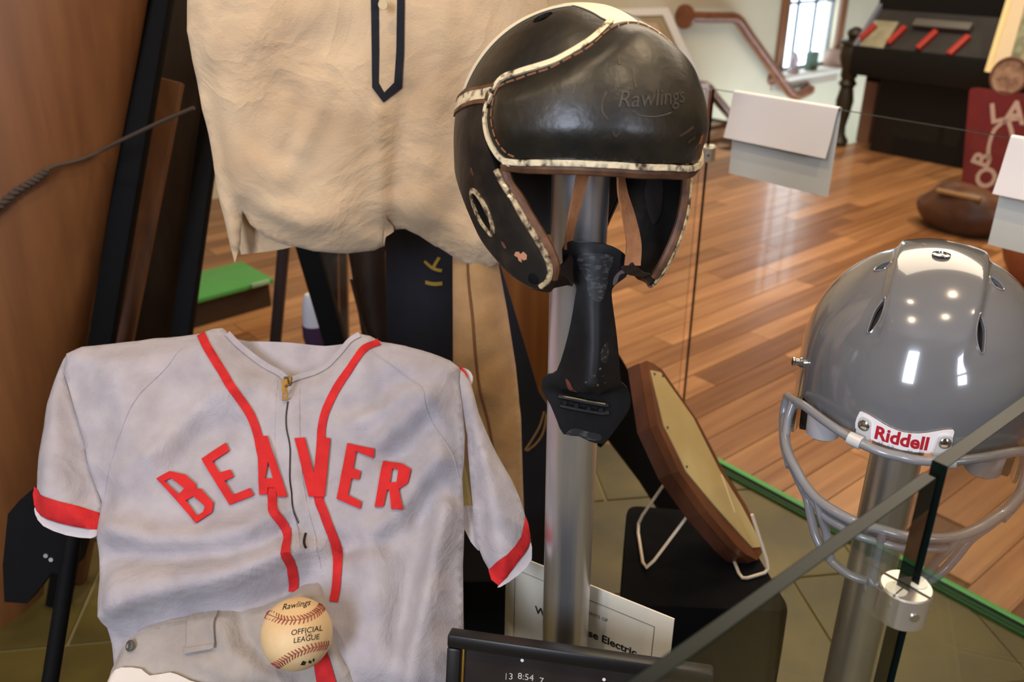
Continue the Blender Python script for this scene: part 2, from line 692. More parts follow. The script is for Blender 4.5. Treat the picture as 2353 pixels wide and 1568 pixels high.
for i in range(-9, 7):
    for j in range(-6, 5):
        c0 = Vector((org.x, org.y)) + t2 * (i * TS + (0.5 * TS if j % 2 else 0)) + t1 * (j * TS)
        q = [c0 + t2 * 0.004 + t1 * 0.004, c0 + t2 * (TS - 0.004) + t1 * 0.004, c0 + t2 * (TS - 0.004) + t1 * (TS - 0.004), c0 + t2 * 0.004 + t1 * (TS - 0.004)]
        q = [(p.x, p.y) for p in q]
        for p0, n in tile_clip:
            q = clip_half(q, p0, n)
            if len(q) < 3:
                break
        if len(q) < 3:
            continue
        cx = sum(p[0] for p in q) / len(q)
        cy = sum(p[1] for p in q) / len(q)
        if cy < 0.35 or abs(cx) > 0.75 * cy + 0.75:
            continue
        link_mesh('tile', *prism(q, 0.003, 0.0075 + 0.001 * random.random()), M_TILE, tfloor, smooth=False)

# green painted edging under the far glass panel
g0 = Vector((KC.x, KC.y, 0)) - E2 * 0.02
edge = thing('floor_edging', 'bright green painted edging strip between tiles and plank floor', 'edging', g0 + E2 * 1.2)
link_mesh('rail', *box(g0 + E2 * 1.2 + E1 * 0.016 + UP * 0.010, (2.4, 0.022, 0.020), (E2, E1, UP), 0.002), M_GREEN, edge)
link_mesh('shadow_strip', *box(g0 + E2 * 1.2 + UP * 0.009 - E1 * 0.004, (2.4, 0.018, 0.012), (E2, E1, UP)), mat('dark_green', srgb(38, 78, 36), 0.6), edge)  # solid dark green strip stands in for the shaded gap

# ------------------------------------------------------------------ glass panels
def panel(name, a, b, z0, z1, th, label):
    a, b = Vector((a[0], a[1], 0)), Vector((b[0], b[1], 0))
    t = (b - a).normalized()
    n = Vector((-t.y, t.x, 0))
    c = (a + b) / 2 + UP * ((z0 + z1) / 2)
    v, f = box(c, ((b - a).length, th, z1 - z0), (t, n, UP), 0.0008)
    o = link_mesh(name, v, f, M_GLASS, smooth=False, mats=[M_GLASSEDGE])
    for p in o.data.polygons:
        p.material_index = 0 if abs(p.normal.dot(n)) > 0.9 else 1
    return tag(o, label, 'glass panel')
PJ = on_z(2160, 1066, GLASS_H)
panel('glass_barrier', PJ - E1 * 1.1, PJ - E1 * 0.012, 0.0045, GLASS_H - 0.004, 0.010, 'clear glass panel nearest the viewer, its top edge crossing the lower right')
panel('glass_barrier', PJ, PJ + E1 * min(1.2, KCk - to_km(PJ)[0] - 0.03), 0.0045, GLASS_H, 0.012, 'clear glass panel in front of the grey football helmet')
panel('glass_barrier', KC + E2 * 0.004, KC + E2 * 2.0, 0.024, GLASS_H, 0.010, 'clear glass panel that carries the two folded white cards')
panel('glass_barrier', Vector((KC.x, KC.y, 0)) + gl_dir * 0.012, Vector((KC.x, KC.y, 0)) + gl_dir * 1.6, 0.0045, GLASS_H, 0.010, 'clear glass panel behind the leather helmet, joined at the white clamp')

def clamp(at, r, h, ang, label):
    t = thing('glass_clamp', label, 'clamp', at)
    a = Vector((math.sin(ang), math.cos(ang), 0))
    b = Vector((a.y, -a.x, 0))
    link_mesh('body', *lathe([(r - 0.001, -h / 2), (r, -h / 2 + 0.001), (r, h / 2 - 0.001), (r - 0.001, h / 2)], at, 40), M_ALU, t)
    link_mesh('seam', *box(Vector(at) + UP * h / 2, (2 * r - 0.001, 0.0012, 0.0016), (b, a, UP)), M_GROOVE, t)
    link_mesh('seam', *box(Vector(at) + UP * h / 2, (2 * r - 0.001, 0.0012, 0.0016), (a, b, UP)), M_GROOVE, t)
    link_mesh('seam', *box(Vector(at) - b * r * 0.995, (0.002, 0.0016, h), (b, a, UP)), M_GROOVE, t)
    for s in (-1, 1):
        link_mesh('jaw_pad', *lathe([(r * 0.42, 0), (r * 0.42, 0.0012)], Vector(at) + UP * (h / 2 - 0.0004) + a * s * r * 0.5 + b * s * r * 0.15, 24), mat('nylon_white', srgb(240, 234, 214), 0.5), t)
    d = (b * 0.8 - a * 0.6).normalized()
    link_mesh('set_screw', *lathe([(0.0035, 0), (0.0035, 0.0012)], Vector(at) + d * (r - 0.0004), 16, axis=d), M_CHROME, t)
    return t
cz = on_y(2092, 1372, PJ.y).z
clamp(Vector((PJ.x, PJ.y, cz)) - E1 * 0.006, 0.0185, 0.028, AZ1, 'round satin metal clamp gripping the near glass joint')
cz = on_y(1622, 352, KC.y).z
clamp(Vector((KC.x, KC.y, cz)), 0.022, 0.034, AZ1, 'small pale round clamp on the far glass corner')

# ------------------------------------------------------------------ folded cards on the far glass
pe = Plane((KC.x, KC.y, 0), -E1)
M_SHADECARD = M_WHITE
def card(tl, tr, front_len, back_len, label):
    u0, _ = pe.px(*tl)
    u1, _ = pe.px(*tr)
    zt = GLASS_H + 0.002
    t = thing('folded_card', label, 'card', pe.at((u0 + u1) / 2, zt), 'folded white cards hung on the glass')
    th = 0.0006
    prof_f = [(0.0062, 0.0), (0.010, -0.02), (0.016, -front_len * 0.6), (0.026, -front_len)]
    prof_b = [(-0.0062, 0.0), (-0.007, -0.02), (-0.0075, -back_len)]
    fold = [(0.0062 * math.cos(a), 0.003 * math.sin(a)) for a in np.linspace(0, math.pi, 7)]
    def sheet(pr):
        v, f = [], []
        P = [Vector((p[0], p[1])) for p in pr]
        for side in (0, 1):
            for i, p in enumerate(P):
                tt = (P[min(i + 1, len(P) - 1)] - P[max(i - 1, 0)]).normalized()
                nn = Vector((-tt.y, tt.x)) * (th if side else 0)
                for u in (u0, u1):
                    v.append(pe.at(u, zt + p.y + nn.y, p.x + nn.x))
        n = len(P)
        for s in (0, 1):
            for i in range(n - 1):
                a = s * 2 * n + 2 * i
                f.append((a, a + 1, a + 3, a + 2))
        for i in range(n - 1):
            f.append((2 * i, 2 * i + 2, 2 * n + 2 * i + 2, 2 * n + 2 * i))
            f.append((2 * i + 1, 2 * i + 3, 2 * n + 2 * i + 3, 2 * n + 2 * i + 1))
        f.append((0, 1, 2 * n + 1, 2 * n))
        f.append((2 * n - 2, 2 * n - 1, 4 * n - 1, 4 * n - 2))
        return v, f
    link_mesh('front_flap', *sheet(prof_f), M_WHITE, t)
    link_mesh('fold', *sheet(fold), M_WHITE, t)
    link_mesh('back_flap', *sheet(prof_b), M_WHITE, t)
card((1690, 214), (1928, 264), 0.098, 0.185, 'blank folded white card on the glass beside the leather helmet')
card((2318, 347), (2480, 385), 0.098, 0.20, 'blank folded white card on the glass above the grey helmet')

# ------------------------------------------------------------------ steel posts
def post(x, y, top, label):
    t = thing('display_post', label, 'post', (x, y, 0.008))
    link_mesh('tube', *lathe([(0.0272, 0.02), (0.0272, top)], (x, y, 0), 48), M_STEEL, t)
    link_mesh('foot_plate', *lathe([(0.11, 0.008), (0.11, 0.017), (0.106, 0.021), (0.03, 0.021)], (x, y, 0), 48), M_STEEL, t)
    return t
HC = Vector((0.0605, 0.80, CAM_H - 0.185))
GC = Vector((0.43, 0.83, CAM_H - 0.425))
post(0.0640, 0.805, HC.z + 0.112, 'brushed steel post under the brown leather helmet')
post(GC.x, GC.y + 0.004, GC.z + 0.117, 'brushed steel post under the grey football helmet')
# ------------------------------------------------------------------ dome-shaped working surface for the two helmets
class Dome:
    def __init__(self, C, az, a, b, h, L, k, pt, squeeze=0.0):
        self.C = np.array(C)
        f = math.radians(az)
        self.F = np.array([math.sin(f), -math.cos(f), 0])
        self.S = np.array([math.cos(f), math.sin(f), 0])
        self.a, self.b, self.h, self.L, self.k, self.pt, self.sq = a, b, h, L, k, pt, squeeze
        self.extra = None
    def phi(self, z):
        return math.acos(max(-1, min(1, z / self.h))) if z >= 0 else math.pi / 2 - z / self.h
    def d(self, al, z):
        p = self.phi(z)
        t = math.radians(al)
        return (p * math.sin(t), p * math.cos(t))
    def ds(self, pts):
        return [self.d(*p) for p in pts]
    def xyz(self, U, V):
        ph = np.hypot(U, V)
        al = np.arctan2(U, V)
        z = np.where(ph <= math.pi / 2, self.h * np.cos(ph), -(ph - math.pi / 2) * self.h)
        r = np.where(z >= 0, np.sqrt(np.clip(1 - np.clip(z / self.h, 0, 1) ** self.pt, 0, 1)), 1 - self.k * np.clip(-z / self.L, 0, 2) ** 2)
        if self.sq:
            zone = sstep((al - 0.2) / 0.6) * sstep((2.6 - al) / 0.6)
            q = np.clip(-z / 0.129, 0, 1.2)
            cut = self.sq * sstep((0.11 - z) / 0.05) * (1 - 0.5 * sstep((0.02 - z) / 0.04)) + 0.27 * q * q + 0.15 * sstep((al - 1.0) / 0.8) * np.clip(-z / 0.05, 0, 1)
            r = r * (1 - cut * zone)
        x = np.sin(al) * self.a * r
        y = np.cos(al) * self.b * r
        return x, y, z, al
    def map(self, U, V, off=0.0):
        x, y, z, al = self.xyz(U, V)
        nx, ny, nz = x / self.a ** 2, y / self.b ** 2, np.maximum(z, 0) / self.h ** 2
        q = np.sqrt(nx * nx + ny * ny + nz * nz) + 1e-12
        if self.extra is not None:
            off = off + self.extra(x, y, z)
        off = np.broadcast_to(off, x.shape)
        X, Y, Z = x + nx / q * off, y + ny / q * off, z + nz / q * off
        return self.C + X[:, None] * self.S + Y[:, None] * self.F + Z[:, None] * np.array([0, 0, 1.0])
    def pt3(self, al, z, off=0.0):
        u, v = self.d(al, z)
        return Vector(self.map(np.array([u]), np.array([v]), off)[0])
    def line(self, pts, off=0.0, n=5):
        P = smooth2(self.ds(pts), n)
        A = np.array(P)
        return [Vector(p) for p in self.map(A[:, 0], A[:, 1], off)]
    def local(self, x, y, z):
        return Vector(self.C + x * self.S + y * self.F + np.array([0, 0, z]))

def loop_interp(table, step=4):
    """closed boundary from (alpha, z) table, alpha over -180..180, smooth interpolation"""
    al = np.array([t[0] for t in table], float)
    zz = np.array([t[1] for t in table], float)
    out = []
    for a in np.arange(-180, 180, step):
        out.append((float(a), float(np.interp(a, al, zz))))
    return out

# ------------------------------------------------------------------ the old leather helmet
M_LEATHER = mat('dark_leather', srgb(21, 19, 15), 0.38, col2=srgb(48, 41, 28), nscale=20, detail=8, bump=0.35, bscale=75, lo=0.42, hi=0.75, coat=0.0)
M_LEATHER2 = mat('dark_leather_flap', srgb(21, 19, 17), 0.42, col2=srgb(54, 43, 33), nscale=30, detail=9, bump=0.35, bscale=70, lo=0.5, hi=0.78)
M_BONE = mat('worn_white_paint', srgb(220, 202, 164), 0.65, col2=srgb(70, 48, 32), nscale=110, detail=9, lo=0.53, hi=0.66, bump=0.5, bscale=220)
M_BONEWORN = mat('flaked_white_paint', srgb(190, 168, 128), 0.7, col2=srgb(62, 42, 28), nscale=140, detail=9, lo=0.42, hi=0.62, bump=0.7, bscale=240)
M_BONESTRIPE = mat('worn_white_stripe', srgb(226, 212, 180), 0.5, col2=srgb(170, 128, 92), nscale=26, detail=8, lo=0.58, hi=0.74, stretch=(1, 1, 1), bump=0.1, bscale=90)
M_BROWNLEATHER = mat('brown_leather_edge', srgb(74, 45, 28), 0.55, col2=srgb(112, 74, 46), nscale=50, detail=6, bump=0.25, bscale=150)
M_THREAD = mat('brown_thread', srgb(128, 84, 54), 0.8)
M_INNER = mat('dark_lining', srgb(24, 17, 14), 0.7, col2=srgb(34, 24, 18), nscale=20)
M_TANSTRAP = mat('tan_strap', srgb(178, 118, 74), 0.7, col2=srgb(160, 102, 62), nscale=80, bump=0.3, bscale=300)
M_CHIP = mat('bare_leather_chip', srgb(186, 128, 96), 0.7)
D = Dome(HC, 30, 0.108, 0.126, 0.125, 0.16, 0.10, 2.2, squeeze=0.08)
helm = thing('leather_helmet', 'antique dark leather football helmet with worn white piping on a steel post', 'helmet', HC + Vector((0, 0, -0.1)))

shell_b = loop_interp([(-180, -0.118), (-164, -0.114), (-150, -0.085), (-140, -0.03), (-128, 0.0), (-118, 0.015), (-100, 0.03), (-82, 0.03), (-76, 0.012), (-66, 0.0137), (-59, 0.0165), (-44, 0.0196),
                       (-26, 0.0197), (-6, 0.0159), (16, 0.010), (40, 0.008), (62, 0.008), (76, 0.012), (82, 0.03), (96, 0.02), (106, -0.045), (116, -0.098), (130, -0.116), (150, -0.118), (180, -0.118)])
def hole_at(dome, al, z, ra, rb, rot=0.0, n=16):
    u, v = dome.d(al, z)
    c, s = math.cos(rot), math.sin(rot)
    return [(u + ra * math.cos(t) * c - rb * math.sin(t) * s, v + ra * math.cos(t) * s + rb * math.sin(t) * c) for t in np.linspace(0, 2 * math.pi, n, endpoint=False)]
crown_holes = [hole_at(D, -89, 0.1165, 0.085, 0.055), hole_at(D, 100, 0.1165, 0.085, 0.055)]
link_mesh('shell', *slab(D.ds(shell_b), crown_holes, 0.045, lambda U, V, w: D.map(U, V, -0.0035 if w else 0.0)), M_LEATHER, helm)
link_mesh('lining', *slab(D.ds([(a, z + 0.004) for a, z in shell_b]), [], 0.09, lambda U, V, w: D.map(U, V, -0.0075 if w else -0.0055)), M_INNER, helm)

# forehead pad
pad_xy = [(-81, 0.0642), (-75.8, 0.0703), (-68.5, 0.0751), (-58.5, 0.0814), (-52.9, 0.085), (-45.4, 0.0911), (-37.3, 0.0966), (-30.4, 0.1021), (-21.3, 0.1086), (-11.4, 0.112),
          (6, 0.1135), (20, 0.111), (28, 0.105), (34, 0.0965), (41, 0.087), (50, 0.0765), (62, 0.066), (72, 0.058), (79, 0.047), (80, 0.036), (77, 0.025), (70, 0.016),
          (55, 0.0105), (40, 0.010), (16.6, 0.0095), (-6.4, 0.0165), (-26.3, 0.0204), (-44.6, 0.0203), (-59, 0.0172), (-65.1, 0.0145), (-69.8, 0.0174), (-74.6, 0.0242),
          (-77.4, 0.0322), (-79.5, 0.0398), (-80.7, 0.0493), (-81.2, 0.0569)]
pad_poly = smooth2(D.ds(pad_xy), 3, True)
def pad_map(U, V, w):
    if w:
        return D.map(U, V, 0.0002)
    e = dist_poly(U, V, pad_poly)
    return D.map(U, V, 0.0022 + 0.0075 * sstep(e / 0.20) ** 0.8)
link_mesh('forehead_pad', *slab(pad_poly, [], 0.03, pad_map), M_LEATHER, helm, angle=60)

def bead(name, pts, width, height, material, parent, lift=0.0, dome=None, n=4):
    """flat raised strip following a line on the dome"""
    dm = dome or D
    outl = ribbon(dm.ds(pts), width)
    def f(U, V, w):
        return dm.map(U, V, lift if w else lift + height)
    return link_mesh(name, *slab(outl, [], 0.035, f), material, parent, angle=60)
# white piping round the pad: above, left, and along the brow
bead('piping', [(-84, 0.062), (-80, 0.0725), (-72, 0.078), (-62, 0.0835), (-53, 0.0885), (-45, 0.0945), (-37, 0.1002), (-29, 0.1055), (-19, 0.1115), (-8, 0.1155)], 0.040, 0.0022, M_BONE, helm)
bead('piping', [(-83, 0.060), (-84.5, 0.050), (-83.5, 0.040), (-81, 0.030), (-77.5, 0.0215), (-72.5, 0.0135), (-67, 0.0100)], 0.036, 0.0024, M_BONE, helm)
bead('piping', [(-70, 0.0112), (-60, 0.0132), (-44.6, 0.0165), (-26.3, 0.0166), (-6.4, 0.0128), (16.6, 0.0058), (40, 0.005), (62, 0.005), (72, 0.008)], 0.037, 0.0035, M_BONE, helm)
bead('piping', [(24, 0.1125), (33, 0.1065), (40, 0.0975), (47, 0.089), (56, 0.079), (66, 0.069), (76, 0.062), (84, 0.055)], 0.035, 0.0018, M_BONE, helm)
# white stripes over the crown
def direct(name, poly, h, material, parent, dome=None, lift=0.0003, sp=0.035, holes=()):
    dm = dome or D
    return link_mesh(name, *slab(poly, list(holes), sp, lambda U, V, w: dm.map(U, V, lift if w else lift + h)), material, parent, angle=60)
sag = [(-0.055, 0.452), (-0.10, 0.33), (-0.11, 0.15), (-0.11, -0.3), (-0.10, -1.3), (-0.09, -1.7), (0.13, -1.7), (0.13, -1.0), (0.14, -0.2), (0.16, 0.2), (0.185, 0.40), (0.06, 0.44)]
direct('stripe', sag, 0.0007, M_BONESTRIPE, helm)
for s in (-1, 1):
    direct('stripe', [(s * 1.02, -0.44), (s * 1.0, -0.58), (s * 0.6, -0.36), (s * 0.30, -0.17), (s * 0.12, -0.05), (s * 0.12, 0.03), (s * 0.30, -0.08), (s * 0.6, -0.24)], 0.0007, M_BONESTRIPE, helm)
# seam tabs between crown and ear flaps
for s in (-1, 1):
    bead('seam_tab', [(s * 124, 0.034), (s * 114, 0.0430), (s * 104, 0.0505), (s * 94, 0.0565), (s * 84, 0.0600)], 0.085, 0.0030, M_BONE, helm)
    bead('seam_edge', [(s * 124, 0.040), (s * 112, 0.0505), (s * 100, 0.058), (s * 90, 0.0625), (s * 83, 0.066)], 0.02, 0.0036, M_BROWNLEATHER, helm)
    bead('seam_edge', [(s * 124, 0.028), (s * 113, 0.0365), (s * 103, 0.0440), (s * 94, 0.0495), (s * 85, 0.053)], 0.026, 0.0034, M_BROWNLEATHER, helm)

# ear flaps
flap_xy = [(-83, 0.052), (-84.5, 0.046), (-84, 0.036), (-81.5, 0.026), (-78, 0.016), (-75.2, 0.008), (-74.2, 0.0033), (-70, -0.0082), (-65, -0.0192), (-60.3, -0.0327), (-54.8, -0.0474), (-50.9, -0.0596), (-48.4, -0.0729), (-49.0, -0.0856),
           (-52.4, -0.0935), (-58.1, -0.0939), (-66.7, -0.0878), (-74.6, -0.0786), (-84.5, -0.0658), (-92.6, -0.0501), (-103.2, -0.0326), (-116, -0.020), (-126, -0.012), (-130, 0.0), (-128, 0.02), (-122, 0.031), (-110, 0.0405), (-96, 0.0495)]
earring = [(-90.3, -0.0205), (-86.4, -0.0208), (-80.4, -0.029), (-76.7, -0.0402), (-75.4, -0.0520), (-77, -0.0570), (-80, -0.0545), (-85.6, -0.0468), (-90.2, -0.0345), (-91.4, -0.026)]
earhole = [(-89.2, -0.0245), (-86, -0.0255), (-81.5, -0.033), (-78.2, -0.042), (-77.2, -0.0505), (-79, -0.0525), (-83.5, -0.0465), (-88, -0.0365), (-90, -0.029)]
for s in (-1, 1):
    mir = (lambda P: [(-a, z if z > 0 else z * 1.36) for a, z in P]) if s == 1 else (lambda P: list(P))
    fxy = mir(flap_xy)
    if s == 1:   # this flap hangs lower and is fuller towards the nape
        fxy = [(a, z * 1.35) if (i >= 15 and z < -0.015) else (a, z) for i, (a, z) in enumerate(fxy)]
        fxy = [(a, max(z, -0.128)) for a, z in fxy]
    fp = smooth2(D.ds(fxy), 3, True)
    hp = smooth2(D.ds(mir(earhole)), 3, True)
    flap = link_mesh('ear_flap', *slab(fp, [hp], 0.035, lambda U, V, w: D.map(U, V, -0.0035 if w else 0.0018)), M_LEATHER2, helm, angle=50)
    rp = smooth2(D.ds(mir(earring)), 3, True)
    link_mesh('ear_hole_ring', *slab(rp, [hp], 0.02, lambda U, V, w: D.map(U, V, 0.0015 if w else 0.0034)), M_BONEWORN, flap, angle=60)
    link_mesh('ear_dark_backing', *slab([(u * 1.0, v * 1.0) for u, v in rp], [], 0.03, lambda U, V, w: D.map(U, V, -0.0060 if w else -0.0042)), M_INNER, flap)  # dark sheet added so the ear hole looks dark inside
    fr = mir([(-74.6, 0.002), (-70.4, -0.0090), (-65.4, -0.0200), (-60.7, -0.0335), (-55.2, -0.0484), (-51.3, -0.0605), (-49.0, -0.0733), (-49.8, -0.0848), (-53.2, -0.0922)])
    link_mesh('edge_binding', *tube(D.line(fr, 0.0004), 0.0027, 8), M_BONEWORN, flap)
    link_mesh('edge_roll', *tube(D.line(mir([(-72.5, 0.0045), (-69, -0.0090), (-63.7, -0.0200), (-59, -0.0335), (-53.5, -0.0484), (-49.8, -0.0605), (-47.6, -0.0733), (-48.4, -0.0848)]), -0.0048), 0.0042, 8), M_BROWNLEATHER, flap)
    bk = mir([(-53.2, -0.0928), (-58.1, -0.0932), (-66.7, -0.0872), (-74.6, -0.0780), (-84.5, -0.0652), (-92.6, -0.0495)])
    if s == 1:
        bk = [(a, z) for a, z in fxy[14:20]]
    link_mesh('edge_roll', *tube(D.line(bk, -0.001), 0.0026, 8), M_BROWNLEATHER, flap)
    rv = D.pt3(*mir([(-56.2, -0.0857)])[0], off=0.0016)
    ctr = D.pt3(*mir([(-56.2, -0.0857)])[0], off=0.02)
    link_mesh('strap_rivet', *lathe([(0.0052, 0), (0.0046, 0.0012), (0.002, 0.0016)], rv, 16, axis=ctr - rv), M_BLACK, flap)
# chips of bare leather on the near flap, loose threads, ochre scuff on the pad
flapL = [o for o in helm.children if o.name.startswith('ear_flap')][0]
chip = [(-64.5, -0.0645), (-62.8, -0.0635), (-62.2, -0.0655), (-60.6, -0.0625), (-59.0, -0.0650), (-59.2, -0.0690), (-60.8, -0.0705), (-61.8, -0.0690), (-61.5, -0.0728), (-63.0, -0.0718), (-63.4, -0.0690), (-65.2, -0.0680)]
direct('chip', D.ds(chip), 0.0003, M_CHIP, flapL, lift=0.0018, sp=0.01)
direct('chip', D.ds([(-91, -0.003), (-90, -0.003), (-88.6, -0.0085), (-89.4, -0.0095), (-90.8, -0.006)]), 0.0003, M_BROWNLEATHER, flapL, lift=0.0018, sp=0.01)
direct('chip', D.ds([(-72, -0.0585), (-70.6, -0.0590), (-69.2, -0.0635), (-70.4, -0.0640), (-71.4, -0.0615)]), 0.0003, M_BROWNLEATHER, flapL, lift=0.0018, sp=0.01)
for (al, z) in ((-69.5, -0.0075), (-67.0, -0.0155)):
    p = D.pt3(al, z, 0.0035)
    link_mesh('thread_knot', *tube([p, p + Vector((0.0022, -0.001, -0.0012)), p + Vector((0.0036, 0, -0.004))], 0.0016, 8), M_BONE, flapL)
link_mesh('scuff', *slab(D.ds([(12, 0.021), (15, 0.0235), (16.4, 0.030), (18.6, 0.031), (18.2, 0.024), (16, 0.025)]), [], 0.01, lambda U, V, w: pad_map(U, V, 0) if not w else D.map(U, V, 0.004)), mat('scuff_ochre', srgb(150, 82, 40), 0.6), helm)
M_RUB = mat('rubbed_brown', srgb(66, 48, 32), 0.5, col2=srgb(40, 32, 25), nscale=60, lo=0.4, hi=0.6)
for pts_ in ([(-27, 0.066), (-29, 0.060), (-29, 0.053), (-27, 0.048)], [(-24, 0.072), (-23.2, 0.066)], [(-14, 0.080), (-14.6, 0.074), (-14.4, 0.068)], [(-19.5, 0.088), (-20, 0.083)], [(-22, 0.042), (-24, 0.037), (-25.5, 0.041)],
             [(3, 0.034), (7, 0.036), (11, 0.0385)], [(-40, 0.07), (-40.5, 0.064)], [(8, 0.028), (12, 0.031)]):
    rb = ribbon(D.ds(pts_), 0.014)
    link_mesh('rub_mark', *slab(rb, [], 0.02, lambda U, V, w: pad_map(U, V, 0) + (pad_map(U, V, 0) - D.C) / 0.12 * (0.0003 - 0.0006 * w)), M_RUB, helm)
def dashes(pts, off, ln, gap, r, name, parent, inset_map=None):
    if inset_map is not None:
        A0 = np.array(smooth2(D.ds(pts), 8))
        P = catmull([Vector(p) + (Vector(p) - Vector(D.C)).normalized() * 0.0006 for p in inset_map(A0[:, 0], A0[:, 1], 0)], 3)
    else:
        P = catmull(D.line(pts, off, 6), 3)
    gs = []
    i = 0
    step = (P[1] - P[0]).length
    acc = 0.0
    seg = []
    tot = 0.0
    on = True
    cur = [P[0]]
    for a, b in zip(P, P[1:]):
        acc += (b - a).length
        if on:
            cur.append(b)
        if acc > (ln if on else gap):
            if on and len(cur) > 1:
                gs.append(tube(cur, r, 5))
            on = not on
            cur = [b]
            acc = 0.0
    return link_mesh(name, *merge(*gs), M_THREAD, parent)
dashes([(-79.5, 0.0645), (-75, 0.0690), (-68.2, 0.0735), (-58, 0.0798), (-52.5, 0.0834), (-45, 0.0894), (-37, 0.0948), (-30, 0.1003), (-21, 0.1066), (-11, 0.1100), (6, 0.1115), (19, 0.109), (27, 0.1035), (33, 0.095)], 0.0046, 0.0075, 0.0022, 0.00085, 'stitching', helm, pad_map)
dashes([(-79.2, 0.0642), (-79.4, 0.0569), (-78.9, 0.0493), (-77.7, 0.0398), (-75.6, 0.0322), (-72.8, 0.0248), (-68.2, 0.0184), (-63, 0.0158)], 0.0048, 0.006, 0.0022, 0.0008, 'stitching', helm, pad_map)
# embossed script on the pad
def emboss_text(s, al, z, size, shear, dome_fn, tilt=0.0):
    V, F = text2d(s, size, shear, 0.0)
    u0, v0 = D.d(al, z)
    al_r = math.radians(al)
    # tangent frame in the dome domain: right = increasing alpha, up = towards the pole
    P = np.array(V)
    ct, st = math.cos(tilt), math.sin(tilt)
    X = P[:, 0] * ct - P[:, 1] * st
    Y = P[:, 0] * st + P[:, 1] * ct
    ph = D.phi(z) - Y
    A = al_r + X / math.sin(D.phi(z))
    return ph * np.sin(A), ph * np.cos(A), F
U, V, F = emboss_text('Rawlings', -7.6, 0.0605, 0.14, 0.35, None)
front = pad_map(U, V, 0)
# a touch proud of the pad surface
cen = np.array(D.C)
dirn = front - cen
dirn /= np.linalg.norm(dirn, axis=1)[:, None]
M_EMB = mat('embossed_leather', srgb(58, 52, 44), 0.45)
link_mesh('embossed_script', [Vector(p) for p in front + dirn * 0.0007], F, M_EMB, helm, smooth=False)
sw = [(-17.5, 0.0535), (-14, 0.0500), (-8, 0.0488), (-3, 0.0495), (0, 0.0505)]
A_ = np.array(smooth2(D.ds(sw), 4))
pm = pad_map(A_[:, 0], A_[:, 1], 0)
link_mesh('embossed_swash', *tube([Vector(p) for p in pm], 0.0004, 5), M_EMB, helm)
# brow lining visible under the front edge
link_mesh('brow_roll', *tube(D.line([(-72, 0.0062), (-60, 0.0086), (-44.6, 0.0115), (-26.3, 0.0116), (-6.4, 0.0076), (16.6, 0.001), (40, 0.0), (62, 0.001), (73, 0.004)], -0.004), 0.0052, 8), M_BROWNLEATHER, helm)

# straps hanging inside
def strap(pts, w, th, material, name, parent, twist=None):
    P = catmull(pts, 6)
    verts, faces = [], []
    m = len(P)
    for i, p in enumerate(P):
        t = (P[min(i + 1, m - 1)] - P[max(i - 1, 0)]).normalized()
        f_ = i / (m - 1)
        ang_ = (twist[0] + (twist[1] - twist[0]) * f_) if twist else 0.0
        side = Vector((math.cos(ang_), math.sin(ang_), 0))
        side = (side - t * side.dot(t)).normalized()
        nn = t.cross(side)
        for sx, sn in ((-1, -1), (1, -1), (1, 1), (-1, 1)):
            verts.append(p + side * sx * w / 2 + nn * sn * th / 2)
    for i in range(m - 1):
        for k in range(4):
            l = (k + 1) % 4
            faces.append((i * 4 + k, i * 4 + l, i * 4 + 4 + l, i * 4 + 4 + k))
    faces.append((3, 2, 1, 0))
    faces.append(tuple((m - 1) * 4 + k for k in range(4)))
    return link_mesh(name, verts, faces, material, parent, angle=50)
strap([on_y(1424, 375, 0.760), on_y(1430, 440, 0.758), on_y(1445, 500, 0.752), on_y(1456, 560, 0.746), on_y(1453, 610, 0.742)], 0.015, 0.0016, M_TANSTRAP, 'strap', helm, (1.2, 0.15))
strap([on_y(1345, 372, 0.768), on_y(1330, 440, 0.762), on_y(1312, 520, 0.755), on_y(1303, 575, 0.748)], 0.012, 0.0016, M_TANSTRAP, 'strap', helm, (0.3, 1.1))
strap([D.pt3(-56, -0.089, -0.005), on_y(1285, 650, 0.722), on_y(1300, 630, 0.735), on_y(1318, 600, 0.745)], 0.02, 0.002, mat('dark_strap', srgb(44, 28, 22), 0.6), 'strap', helm, (0.6, 0.9))
strap([D.pt3(56, -0.118, -0.007), on_y(1462, 628, 0.752), on_y(1440, 610, 0.742)], 0.012, 0.002, mat('dark_strap', srgb(44, 28, 22), 0.6), 'strap', helm, (0.3, 0.0))

# ------------------------------------------------------------------ leather nose guard hanging below it
M_GUARD = mat('black_guard_leather', srgb(11, 11, 13), 0.5, spec=0.3, col2=srgb(20, 19, 21), nscale=45, detail=8, lo=0.45, hi=0.8, bump=0.12, bscale=90)
gp = Plane(on_y(1350, 800, 0.735), (0.02, -1.0, 0.10))
guard_px = [(1298, 561), (1340, 557), (1390, 562), (1425, 578), (1445, 598), (1449, 620), (1440, 640), (1420, 652), (1406, 664), (1406, 690), (1413, 740), (1420, 800), (1425, 860), (1430, 882), (1445, 900), (1452, 925),
            (1448, 950), (1425, 980), (1400, 1010), (1385, 1022), (1355, 1015), (1330, 1003), (1295, 1000), (1280, 970), (1265, 935), (1247, 905), (1247, 880), (1262, 866), (1280, 855), (1298, 800), (1312, 740), (1322, 680),
            (1324, 658), (1310, 642), (1298, 625), (1293, 595)]
guard_poly = smooth2(gp.pts(guard_px), 2, True)
nose_axis = gp.pts([(1368, 600), (1366, 680), (1364, 780), (1356, 860)])
